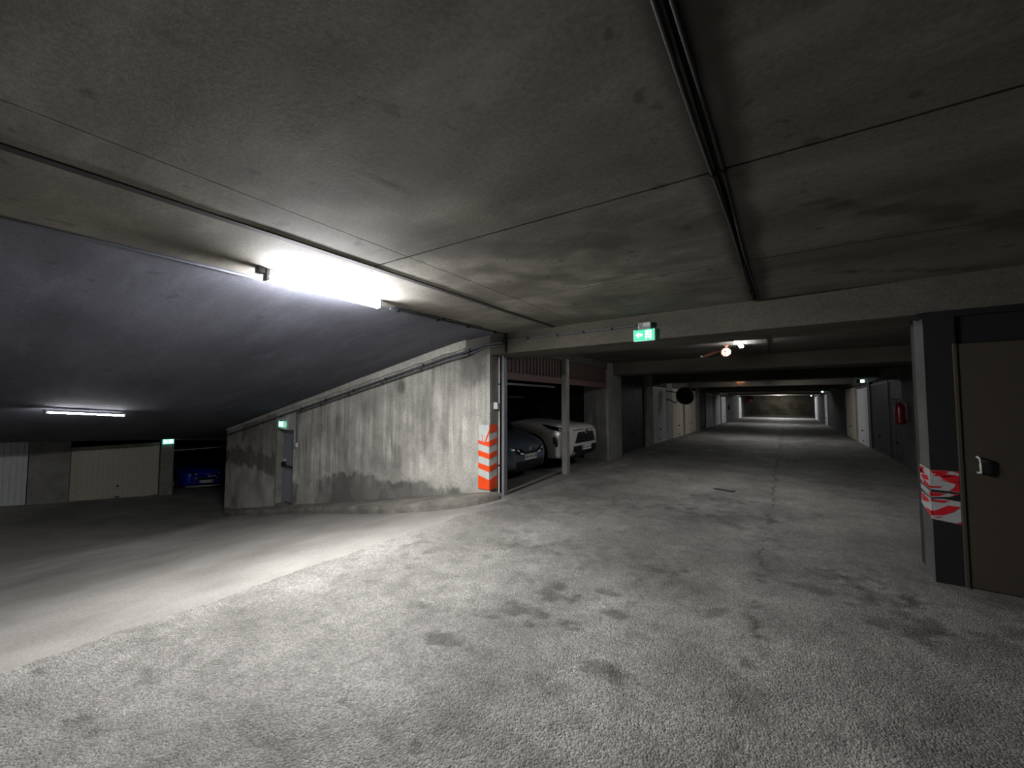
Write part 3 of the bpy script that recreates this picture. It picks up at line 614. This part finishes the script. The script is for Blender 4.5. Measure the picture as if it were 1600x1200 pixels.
# ------------------------------------------------------------------ conduits and cables
def conduit(name, lab, pts, r, m, clips=(), cat='conduit', off=(0, 0, 0)):
    t = thing(name, lab, cat, pts[0]); p0 = Vector(pts[0]); q = [Vector(p) - p0 for p in pts]
    MB().tube(q, r, 8).build('pipe' if cat == 'conduit' else 'cable', m, t)
    d = [0]
    for a, b in zip(q, q[1:]): d.append(d[-1] + (b - a).length)
    for s in clips:
        s *= d[-1]; i = max(k for k in range(len(q) - 1) if d[k] <= s + 1e-9); u = (s - d[i]) / max(1e-6, d[i + 1] - d[i]); c = q[i].lerp(q[i + 1], u); w = (q[i + 1] - q[i]).normalized()
        MB().tube([c - w * .012, c + w * .012], r * 1.7, 8).build('clip', M_black, t)
    return t
wl = lambda x, dz: (x, YW - .085, wall_top(x) - dz)
slope = lambda x0, x1, dz, n: [wl(x, dz) for x in np.linspace(x0, x1, n)]
conduit('conduit', 'upper grey conduit following the slope of the stained wall', [(-3.66, 4.885, 2.475), (-4.05, 4.89, 2.465)] + slope(-4.45, -14.9, .275, 24), .018, M_darkpipe, [.06, .16, .26, .36, .46, .56, .66, .76, .86, .96])
conduit('conduit', 'lower grey conduit following the slope of the stained wall', [(-3.70, 4.885, 2.43), (-4.05, 4.89, 2.42)] + slope(-4.45, -10.2, .345, 14), .015, M_darkpipe, [.10, .28, .46, .64, .82, .97])
conduit('conduit', 'thin conduit clipped along the beam up to the exit sign', [(-3.6, 4.892, 2.50), (-2.6, 4.892, 2.485), (-1.55, 4.892, 2.49)], .010, M_darkpipe, [.2, .45, .65, .85])
conduit('conduit', 'dark conduit along the ceiling from the tube light to the corner', [(-3.72, 2.78, 2.60), (-3.70, 3.6, 2.60), (-3.66, 4.6, 2.60), (-3.63, 4.87, 2.597)], .016, M_darkpipe, [.05, .35, .62, .9])
conduit('conduit', 'thin second conduit beside the one from the tube light', [(-3.66, 2.80, 2.608), (-3.635, 3.5, 2.608), (-3.61, 4.3, 2.608)], .008, M_darkpipe, [.5])
conduit('conduit', 'short dark conduit dropping down the beam corner', [(-3.62, 4.88, 2.60), (-3.62, 4.88, 2.5), (-3.615, 4.885, 2.42), (-3.615, 4.89, 2.30)], .022, M_cable, [.5])
conduit('conduit', 'thin conduit along the ceiling from the tube light to the near lane', [(-3.80, 1.42, 2.605), (-3.79, .4, 2.606), (-3.78, -1.5, 2.606)], .009, M_darkpipe)
conduit('conduit', 'white conduit running down the wall end by the car bay', [(-3.93, 5.142, 2.27), (-3.93, 5.142, 1.5), (-3.93, 5.14, .8), (-3.93, 5.14, .02)], .011, M_whitepvc, [.2, .8])
conduit('conduit', 'thin conduit arching over the top of the door jamb', [(-3.93, 5.145, 2.275), (-3.90, 5.145, 2.292), (-3.82, 5.16, 2.296), (-3.80, 5.25, 2.296), (-3.80, 5.42, 2.29)], .010, M_greypvc)
conduit('conduit', 'dark conduit dropping beside the service door', [(-10.30, YW - .03, wall_top(-10.30) - .3), (-10.30, YW - .03, .5)], .025, M_darkpipe)
t = thing('call_point', 'small white switch box at the foot of the conduit by the service door', 'switch', (-10.30, YW - .02, .42)); MB().box(-.05, .05, -.05, .02, -.05, .07).build('case', M_whitepvc, t, bevel=.01); MB().box(-.03, .03, -.056, -.05, -.02, .03).build('rocker', M_greypvc, t)
t = thing('switch_box', 'white light switch box on the wall end above the striped marker', 'switch', (-3.935, 5.06, 1.46)); MB().box(-.02, .06, -.045, .045, -.055, .055).build('case', M_whitepvc, t, bevel=.008); MB().box(.06, .066, -.025, .025, -.03, .03).build('rocker', M_greypvc, t)
for x, lab in ((-.262, 'left of the two black cables along the ceiling joint'), (-.222, 'right of the two black cables along the ceiling joint')):
    pts = [(x + .006 * math.sin(y * 2.1 + x * 40), y, CZ - .012 - .004 * math.sin(y * 3 + x * 90)) for y in np.linspace(-6.5, 4.89, 60)]
    conduit('ceiling_cable', lab, pts, .0085, M_cable, [.75, .88, .96], cat='cable')

# ------------------------------------------------------------------ striped marker on the wall corner
t = thing('hazard_marker', 'orange and white striped marker wrapped round the wall corner', 'marker', (-3.95, YW, 0))
zz = lambda p: 1.145 - (p - 112) * (1.04 / 793)
yf = -.030                       # front sheet stands proud of the wall
ux = lambda p: -.225 + (p - 80) / 128 * .225
vy = lambda p: -.028 + (p - 208) / 97 * .20
def front(pts, m, name='stripe', k=.003): MB().prism([(ux(a) + .004, yf - k, zz(b)) for a, b in pts], [(ux(a) + .004, yf, zz(b)) for a, b in pts]).build(name, m, t)
def side(pts, m, name='stripe', k=.003): MB().prism([(.004 + k, vy(a), zz(b)) for a, b in pts], [(.004, vy(a), zz(b)) for a, b in pts]).build(name, m, t)
MB().box(-.222, .004, yf, -.0235, zz(905), zz(112)).build('backing_sheet', M_mkwhite, t); MB().box(.0005, .0042, yf, .17, zz(905), zz(112)).build('backing_sheet', M_mkwhite, t)
for q in ([(76, 303), (76, 345), (208, 378), (208, 312), (140, 322)], [(76, 430), (76, 495), (208, 530), (208, 465)], [(76, 585), (76, 650), (208, 690), (208, 620)], [(76, 740), (76, 905), (208, 905), (208, 785)]): front(q, M_orange)
front([(155, 310), (170, 312), (211, 205), (208, 165)], M_orange, 'graffiti', .004); front([(118, 235), (126, 232), (142, 350), (130, 350)], M_graf, 'graffiti', .004)
for q in ([(208, 110), (208, 215), (305, 190), (305, 105)], [(208, 305), (208, 380), (305, 340), (305, 270)], [(208, 465), (208, 530), (305, 500), (305, 430)], [(208, 620), (208, 690), (305, 655), (305, 585)], [(208, 785), (208, 905), (305, 905), (305, 740)]): side(q, M_orange)

# red and white tape on the right pillar
t = thing('barrier_tape', 'torn red and white barrier tape wound round the right pillar', 'tape', (.975, 4.763, 0))
def uz(u, zv, k):               # u runs along the left face, round the corner and along the front
    if u < .30: return (-.006 - k, .30 - u, zv)
    return (u - .30, -.006 - k, zv)
def band(uzs, m, name, k=0):
    """outline (u,z) split at the corner"""
    def clip(P, lo):
        out = []
        for (a, b), (c, d) in zip(P, P[1:] + P[:1]):
            ia, ic = (a <= .30) == lo or a == .30, (c <= .30) == lo or c == .30
            if ia: out.append((a, b))
            if ia != ic: s = (.30 - a) / (c - a); out.append((.30, b + s * (d - b)))
        return out
    mb = MB()
    for lo in (True, False):
        P = clip(uzs, lo)
        if len(P) > 2:
            if lo: mb.prism([(-.004 - k, .30 - a, b) for a, b in P], [(-.001, .30 - a, b) for a, b in P])
            else: mb.prism([(a - .30 + .0, -.004 - k, b) for a, b in P], [(a - .30, -.001, b) for a, b in P])
    mb.build(name, m, t)
band([(0, .95), (.30, .935), (.462, .935), (.462, .765), (.30, .772), (0, .80)], M_twhite, 'tape_band')
band([(0, .775), (.30, .748), (.462, .752), (.40, .722), (.30, .705), (0, .735)], M_twhite, 'tape_band')
band([(0, .70), (.30, .69), (.36, .70), (.462, .69), (.462, .505), (.30, .525), (0, .60)], M_twhite, 'tape_band')
for q in ([(.30, .934), (.41, .934), (.385, .910), (.31, .905)], [(.335, .912), (.46, .905), (.40, .885), (.315, .887)], [(.35, .89), (.462, .90), (.462, .845), (.37, .862)], [(.345, .86), (.462, .85), (.462, .77), (.40, .77), (.43, .80), (.44, .83)],
          [(0, .93), (.14, .936), (.10, .905), (.16, .88), (0, .87)], [(.04, .86), (.22, .88), (.26, .84), (.08, .83)], [(.12, .83), (.29, .80), (.29, .775), (.10, .79)],
          [(.25, .745), (.39, .748), (.34, .72), (.27, .71)], [(.02, .69), (.10, .695), (.16, .675), (0, .665)], [(0, .66), (.20, .68), (.26, .655), (.06, .63)], [(.28, .688), (.40, .69), (.37, .668), (.30, .672)],
          [(.24, .575), (.32, .60), (.39, .65), (.462, .648), (.42, .60), (.36, .565), (.30, .555)], [(.10, .578), (.24, .595), (.29, .56), (.27, .535)], [(.45, .52), (.462, .53), (.462, .507), (.43, .512)]):
    band(q, M_tred, 'red_stripe', .002)
for q in ([(.42, .934), (.462, .934), (.462, .92)], [(0, .815), (.06, .812), (.05, .80), (0, .802)], [(.02, .905), (.07, .915), (.09, .885), (.03, .88)], [(.30, .80), (.36, .805), (.35, .79), (.30, .785)], [(.40, .75), (.462, .751), (.43, .738)], [(.30, .545), (.36, .552), (.33, .538)]):
    band(q, M_tred, 'red_stripe', .002)

# ------------------------------------------------------------------ small things
t = thing('convex_mirror', 'round traffic mirror seen from behind, on an arm from the left wall', 'mirror', (-3.28, 16.4, 1.80)); t.rotation_euler = (R(-6), 0, R(28))
MB().lathe([(0, -.10), (.10, -.09), (.24, -.05), (.31, -.01), (.33, .0), (.345, .012), (.345, .03), (.325, .035)], (0, 0, 0), 'y', 36).build('back_shell', M_black, t)
MB().lathe([(0, .09), (.12, .08), (.24, .055), (.325, .03)], (0, 0, 0), 'y', 36).build('mirror_glass', M_chrome, t)
MB().tube([(.345 * math.cos(a), .0, .345 * math.sin(a)) for a in np.linspace(math.pi * 1.15, math.pi * 1.85, 14)], .012, 8).build('rim_edge', M_metal, t)
t2 = MB().tube([(-.02, -.08, -.03), (-.28, -.16, -.16), (-.40, -.12, -.30), (-.46, .05, -.24), (-.52, .3, -.12), (-.70, .62, -.10)], .022, 8); t2.tube([(-.1, -.08, .05), (-.45, .2, .20), (-.70, .60, .26)], .018, 8); t2.build('arm', M_black, t)

def extinguisher(lab, loc, rz, sc=1):
    t = thing('fire_extinguisher', lab, 'fire extinguisher', loc, rz); t.scale = (sc,) * 3
    MB().lathe([(0, 0), (.06, 0), (.078, .012), (.08, .03), (.08, .34), (.07, .39), (.04, .425), (.025, .435), (.025, .45), (0, .45)], (0, -.10, 0), 'z', 20).build('cylinder', M_exred, t)
    MB().lathe([(0, .44), (.028, .44), (.028, .49), (.016, .50), (0, .5)], (0, -.10, 0), 'z', 12).build('valve', M_metal, t)
    MB().prism([(-.012, -.12, .49), (-.012, -.22, .52), (-.012, -.22, .53), (-.012, -.10, .51)], [(.012, -.12, .49), (.012, -.22, .52), (.012, -.22, .53), (.012, -.10, .51)]).build('lever', M_black, t)
    MB().tube([(0, -.10, .47), (-.07, -.13, .46), (-.105, -.15, .40), (-.10, -.16, .30), (-.09, -.15, .14)], .012, 8).build('hose', M_black, t)
    a = [(-.0805 * math.sin(q), -.10 - .0815 * math.cos(q)) for q in np.linspace(-.2, 1.3, 10)]
    MB().grid([[(x, y, .24), (x, y, .36)] for x, y in a]).build('label', M_label, t)
    MB().box(-.05, .05, -.025, 0, .1, .42).build('bracket', M_metal, t)
    return t
extinguisher('red fire extinguisher on the right wall of the corridor', (XR - .02, 12.5, 1.02), R(-90), 1.12)
extinguisher('tiny red fire extinguisher far down the left wall', (-4.02, 36.6, .95), R(90), 1.0)
t = thing('hose_reel', 'red fire hose reel high on the left near the far wall', 'hose reel', (-3.50, 52.0, 1.95), R(10))
MB().lathe([(0, -.24), (.40, -.24), (.42, -.22), (.42, -.20), (.25, -.2), (.25, -.06), (.42, -.06), (.42, -.03), (0, -.03)], (0, 0, 0), 'y', 24).build('reel', M_exred, t); MB().lathe([(.25, -.2), (.36, -.19), (.36, -.07), (.25, -.06)], (0, 0, 0), 'y', 24).build('hose', M_black, t); MB().box(-.50, .05, -.03, .05, -.06, .06).build('bracket', M_metal, t)
t = thing('drain_cover', 'small dark metal drain cover set in the corridor floor', 'drain', (-.925, 7.62, .0), R(-20))
MB().box(-.16, .16, -.07, .07, -.02, .009).build('frame', M_black, t, bevel=.003)
for k in range(5): MB().box(-.13 + k * .055, -.10 + k * .055, -.055, .055, .009, .013).build('bar', M_darkpipe, t)

# ------------------------------------------------------------------ cars: front at x = 0 facing +x, local z from the ground
def text_mesh(body, size, name, m, parent, loc, rot):
    cu = bpy.data.curves.new('t', 'FONT'); cu.body = body; cu.size = size; cu.align_x = 'CENTER'; cu.align_y = 'CENTER'; cu.extrude = .001
    o = bpy.data.objects.new('t', cu); COL.objects.link(o); dg = bpy.context.evaluated_depsgraph_get()
    me = bpy.data.meshes.new_from_object(o.evaluated_get(dg)); bpy.data.objects.remove(o)
    n = bpy.data.objects.new(name, me); COL.objects.link(n); me.materials.clear(); me.materials.append(m); n.parent = parent; n.location = loc; n.rotation_euler = rot
    return n
def body_loft(stations, ny=7):
    rows = []
    for (x, hw, zb, zt, cr) in stations:
        H = zt - zb
        half = [(0, zb), (hw * .84, zb), (hw * .955, zb + .10 * H), (hw, zb + .42 * H), (hw * .985, zb + .70 * H), (hw * .95, zb + .90 * H), (hw * .82, zb + H), (hw * .45, zb + H + cr * .7), (0, zb + H + cr)]
        rows.append([(x, -y, zz) for y, zz in half] + [(x, y, zz) for y, zz in half[::-1][1:]])
    mb = MB(); mb.grid(rows); mb.add(rows[0], [tuple(range(len(rows[0]) - 1))], 0, True); mb.add(rows[-1], [tuple(range(len(rows[0]) - 1))], 0, True)
    return mb
class Car:
    def __init__(s, lab, loc, rz, paint, st, wheels, wr, gh, roll=0):
        s.t = thing('car', lab, 'car', loc, rz); s.t.rotation_euler = (roll, 0, rz)
        b = body_loft(st).build('body', paint, s.t)
        bm = bmesh.new(); bm.from_mesh(b.data); bmesh.ops.remove_doubles(bm, verts=bm.verts, dist=1e-4); bmesh.ops.recalc_face_normals(bm, faces=bm.faces)
        bm.to_mesh(b.data); bm.free()
        b.modifiers.new('s', 'SUBSURF').render_levels = 2; b.modifiers[0].levels = 2
        dg = bpy.context.evaluated_depsgraph_get(); me = b.evaluated_get(dg).to_mesh()
        s.bvh = BVHTree.FromPolygons([v.co.copy() for v in me.vertices], [tuple(p.vertices) for p in me.polygons])
        s.paint = paint; hw = max(q[1] for q in st)
        for x in wheels:
            for sy in (-1, 1):
                w = MB().lathe([(wr * .62, -.10), (wr * .9, -.11), (wr, -.08), (wr, .08), (wr * .9, .11), (wr * .62, .10)], (x, sy * (hw - .10), wr), 'y', 28).build('tyre', M_tyre, s.t)
                rm = MB(); rm.lathe([(0, .0), (wr * .16, .01), (wr * .2, .0), (wr * .2, -.03), (0, -.03)], (x, sy * (hw - .02), wr), 'y', 16); rm.lathe([(wr * .55, -.02), (wr * .64, .0), (wr * .64, -.1), (wr * .55, -.1)], (x, sy * (hw - .01), wr), 'y', 28)
                for k in range(5):
                    a = k * 2 * math.pi / 5; c, q = math.cos(a), math.sin(a); y = sy * (hw - .03)
                    rm.tube([(x + c * wr * .15, y, wr + q * wr * .15), (x + c * wr * .58, y, wr + q * wr * .58)], .028, 6)
                rm.build('wheel_rim', M_alloy, w)
                ar = MB(); R2 = wr * 1.22; n = 16
                ar.add([(x, sy * (hw + .004), wr * .9)] + [(x + R2 * math.cos(a), sy * (hw - .02 + (.024)), wr + R2 * math.sin(a)) for a in np.linspace(-.35, math.pi + .35, n)], [(0, i, i + 1) for i in range(1, n)])
                ar.tube([(x + R2 * math.cos(a), sy * (hw - .005), wr + R2 * math.sin(a)) for a in np.linspace(-.35, math.pi + .35, n)], .03, 8); ar.build('wheel_arch', M_trim, s.t)
        # greenhouse: base outline and roof outline
        (xa, xb, xr0, xr1, zb, zr, wb, wr_) = gh
        base = [(xa, -wb), (xa + .12, -wb * .6), (xa + .16, 0), (xa + .12, wb * .6), (xa, wb), (xb, wb * .95), (xb, -wb * .95)]
        roof = [(xr0, -wr_), (xr0 + .05, -wr_ * .6), (xr0 + .07, 0), (xr0 + .05, wr_ * .6), (xr0, wr_), (xr1, wr_ * .93), (xr1, -wr_ * .93)]
        base = [(x - .16, y) for x, y in base]
        MB().prism([(x, y, zb) for x, y in base], [(x, y, zr - .03) for x, y in roof]).build('windows', M_glass, s.t)
        rf = MB(); rf.prism([(x, y * 1.01, zr - .035) for x, y in roof], [(x - .03, y * .9, zr + .035) for x, y in roof]); rf.build('roof', paint, s.t, bevel=.02)
        pl = MB()
        for sy in (-1, 1):
            pl.tube([(base[0][0], sy * wb, zb), (xr0, sy * wr_, zr - .01)], .035, 8); pl.tube([(xb, sy * wb * .95, zb), (xr1, sy * wr_ * .93, zr - .01)], .05, 8); xm = (xa + xb) / 2; pl.tube([(xm, sy * wb * .985, zb), (xm, sy * wr_ * .975, zr - .01)], .03, 8)
        pl.build('pillars', M_trim, s.t)  # pillars coloured black so they read as shaded inside the bays
        for sy in (-1, 1):
            m = MB(); m.lathe([(0, -.10), (.05, -.09), (.075, -.02), (.075, .02), (.04, .05), (0, .05)], (base[0][0] - .28, sy * (wb + .14), zb + .09), 'x', 12); m.tube([(base[0][0] - .28, sy * (wb - .02), zb + .03), (base[0][0] - .28, sy * (wb + .1), zb + .06)], .02, 6); m.build('door_mirror', paint, s.t)
    def patch(s, outline, ang, m, name, off=.008, rings=4, parent=None):
        """lay an outline (a,z) onto the body, looking at it from direction ang round the vertical"""
        d = Vector((math.cos(ang), math.sin(ang), 0)); u = Vector((-math.sin(ang), math.cos(ang), 0))
        P = []
        for (a, b), (c, e) in zip(outline, outline[1:] + outline[:1]):
            for k in range(4): P.append((a + (c - a) * k / 4, b + (e - b) * k / 4))
        ca, cz = sum(p[0] for p in P) / len(P), sum(p[1] for p in P) / len(P)
        def hit(a, zz):
            o = u * a + Vector((0, 0, zz)) + d * 3
            h = s.bvh.ray_cast(o, -d)
            return (h[0] + h[1] * off * (1 if h[1].dot(d) > 0 else -1)) if h[0] is not None else None
        rows = []; last = None
        for r in range(rings + 1):
            q = 1 - r / (rings) * .999; row = []
            for a, b in P:
                h = hit(ca + (a - ca) * q, cz + (b - cz) * q)
                if h is None: h = last if last is not None else Vector((0, 0, cz))
                last = h; row.append(tuple(h))
            rows.append(row + [row[0]])
        return MB().grid(rows).build(name, m, parent or s.t)
    def plate(s, y, zc, text, x=None, w=.52, h=.11):
        X = s.bvh.ray_cast(Vector((2, y, zc)), Vector((-1, 0, 0)))[0].x + .012 if x is None else x
        p = MB().box(X - .008, X, y - w / 2, y + w / 2, zc - h / 2, zc + h / 2).build('number_plate', M_plate, s.t, bevel=.003)
        MB().box(X, X + .002, y - w / 2 + .004, y - w / 2 + .045, zc - h / 2 + .004, zc + h / 2 - .004).build('blue_band', M_eublue, p); MB().box(X, X + .002, y + w / 2 - .045, y + w / 2 - .004, zc - h / 2 + .004, zc + h / 2 - .004).build('blue_band', M_eublue, p)
        text_mesh(text, .082, 'plate_number', M_ink, p, (X + .002, y, zc), (R(90), 0, R(90)))

# white SUV
st = [(0, .60, .40, .86, .02), (-.03, .70, .34, .93, .03), (-.12, .80, .27, .985, .03), (-.30, .88, .23, 1.01, .035), (-.6, .92, .22, 1.03, .04), (-1.1, .925, .22, 1.07, .05), (-1.5, .925, .22, 1.09, .05), (-2.6, .925, .22, 1.10, .04), (-3.8, .92, .24, 1.12, .03), (-4.35, .86, .30, 1.10, .02), (-4.55, .74, .40, 1.02, .0)]
c = Car('white car with black lower bumper parked in the second bay', (-3.88, 8.42, 0), 0, M_cwhite, st, (-.95, -3.62), .36, (-1.30, -4.35, -2.05, -3.95, 1.08, 1.67, .84, .66))
c.patch([(-.40, .845), (.40, .845), (.52, .66), (.55, .60), (-.55, .60), (-.52, .66)], 0, M_trim, 'grille', .006)
for k in range(5): c.patch([(-.42 - k * .02, .825 - k * .045), (.42 + k * .02, .825 - k * .045), (.42 + k * .02, .815 - k * .045), (-.42 - k * .02, .815 - k * .045)], 0, M_lampblk, 'grille_bar', .014, 2)
c.patch([(-.56, .60), (.56, .60), (.62, .545), (-.62, .545)], 0, M_cwhite, 'lower_lip', .02, 3)
c.patch([(-.60, .54), (.60, .54), (.62, .30), (-.62, .30)], 0, M_trim, 'lower_bumper', .008)
for s_ in (-1, 1):
    c.patch([(s_ * .09, .905), (s_ * .58, .90), (s_ * .58, .885), (s_ * .09, .888)], 0, M_lampblk, 'bonnet_gap', .005, 2)
    A = s_ * .9
    hl = c.patch([(q[0] * s_, q[1]) for q in ((.55, .885), (.56, .93), (.75, .965), (1.06, 1.02), (.92, .93), (.72, .872))], A, M_lampblk, 'headlight', .008)
    for a0 in (.60, .68): c.patch([(s_ * (a0 - .025), .885), (s_ * (a0 + .025), .888), (s_ * (a0 + .03), .922), (s_ * (a0 - .02), .918)], A, M_lens, 'lens', .016, 2, hl)
    c.patch([(q[0] * s_, q[1]) for q in ((.75, .72), (.80, .78), (.85, .74), (.84, .62), (.79, .53), (.74, .54))], A, M_trim, 'fog_lamp_recess', .008)
em = MB().lathe([(.030, .0), (.045, .012), (.055, 0)], (.02, 0, .86), 'x', 20); em.lathe([(.012, 0), (.018, .01), (.024, 0)], (.02, 0, .862), 'x', 16); em.build('emblem', M_chrome, c.t)
c.patch([(-.07, .90), (.07, .90), (.055, .80), (-.055, .80)], 0, M_cwhite, 'emblem_plinth', .012, 2)
c.plate(0, .49, 'GC-582-LB', x=.04)
# small grey hatchback
st = [(0, .50, .30, .60, .02), (-.03, .60, .24, .66, .03), (-.12, .72, .20, .73, .04), (-.28, .79, .18, .80, .06), (-.55, .815, .17, .87, .06), (-.9, .82, .17, .93, .05), (-2.0, .82, .17, .95, .04), (-3.1, .80, .2, .96, .02), (-3.5, .70, .28, .9, .0)]
c = Car('small grey car parked in the first bay beside the ramp wall', (-4.17, 6.48, 0), 0, M_cgrey, st, (-.72, -2.9), .29, (-.80, -3.35, -1.5, -2.9, .93, 1.47, .74, .58))
c.patch([(-.48, .385), (.48, .385), (.46, .25), (-.46, .25)], 0, M_trim, 'lower_grille', .006)
c.patch([(-.52, .235), (.52, .235), (.50, .205), (-.50, .205)], 0, M_greypvc, 'bumper_lip', .025, 2)
c.patch([(-.40, .56), (.40, .56), (.38, .525), (-.38, .525)], 0, M_trim, 'upper_grille', .006, 2)
for s_ in (-1, 1):
    A = s_ * .5
    hl = c.patch([(q[0] * s_, q[1]) for q in ((.20, .50), (.20, .57), (.30, .62), (.46, .66), (.44, .56), (.32, .50))], A, M_lampblk, 'headlight', .008)
    c.patch([(q[0] * s_, q[1]) for q in ((.22, .51), (.23, .545), (.33, .555), (.32, .515))], A, M_lens, 'lens', .016, 2, hl)
    c.patch([(q[0] * s_, q[1]) for q in ((.34, .57), (.34, .60), (.42, .625), (.41, .59))], A, M_lens, 'lens', .016, 2, hl)
MB().lathe([(0, .014), (.03, .012), (.045, .006), (.05, 0)], (-.005, 0, .615), 'x', 18).build('emblem', M_chrome, c.t)
c.plate(0, .455, 'EM-410-ZN')
# blue car below
st = [(0, .58, .36, .80, .02), (-.03, .68, .30, .88, .03), (-.12, .78, .25, .94, .03), (-.30, .84, .22, .97, .04), (-.6, .87, .21, .99, .05), (-1.1, .88, .21, 1.02, .05), (-2.5, .88, .21, 1.04, .04), (-3.7, .86, .23, 1.04, .02), (-4.1, .76, .35, .98, .0)]
c = Car('deep blue car parked in the lower bay under the raised door', (-20.35, 5.95, -2.31), 0, M_cblue, st, (-.85, -3.3), .33, (-1.2, -4.0, -1.9, -3.5, 1.02, 1.56, .80, .62), roll=R(-5.2))
c.patch([(-.45, .66), (.45, .66), (.40, .56), (-.40, .56)], 0, M_trim, 'grille', .006)
c.patch([(.02, .70), (.32, .705), (.32, .68), (.02, .675)], 0, M_plate, 'grille_bar', .014, 2)
c.patch([(-.66, .33), (.66, .33), (.68, .255), (-.68, .255)], 0, M_plate, 'skid_lip', .03, 2)
c.patch([(-.52, .40), (.52, .40), (.54, .34), (-.54, .34)], 0, M_trim, 'lower_grille', .006, 2)
for s_ in (-1, 1):
    A = s_ * .5
    hl = c.patch([(q[0] * s_, q[1]) for q in ((.26, .76), (.30, .83), (.50, .86), (.62, .87), (.50, .78), (.36, .74))], A, M_lampblk, 'headlight', .008)
    c.patch([(q[0] * s_, q[1]) for q in ((.32, .77), (.33, .81), (.40, .82), (.39, .78))], A, M_lens, 'lens', .016, 2, hl)
    c.patch([(q[0] * s_, q[1]) for q in ((.30, .60), (.32, .64), (.36, .63), (.35, .59))], A, M_lens, 'fog_lamp', .012, 2)
MB().lathe([(0, .03), (.035, .028), (.05, .015), (.055, 0)], (.005, .03, .80), 'x', 18).build('emblem', M_chrome, c.t)
c.plate(0, .48, 'FB-196-QH')

# repeats share a group phrase
GR = {'tube_light': 'white ceiling tube lights', 'exit_sign': 'green exit signs', 'conduit': 'conduits on walls and ceiling', 'ceiling_cable': 'cables along the ceiling joint', 'fire_extinguisher': 'red fire extinguishers', 'overhead_door': 'raised overhead doors', 'car': 'parked cars'}
for o in list(bpy.data.objects):
    if o.parent is None and 'category' in o and o.get('kind') != 'structure':
        k = o.name.split('.')[0]
        if k in GR: o['group'] = GR[k]
        elif k == 'garage_door' and not o['label'].startswith('dark brown'): o['group'] = 'garage doors of the lower level' if o.location.x < -15 else 'garage doors on the left of the corridor' if o.location.x < 0 else 'garage doors on the right of the corridor'
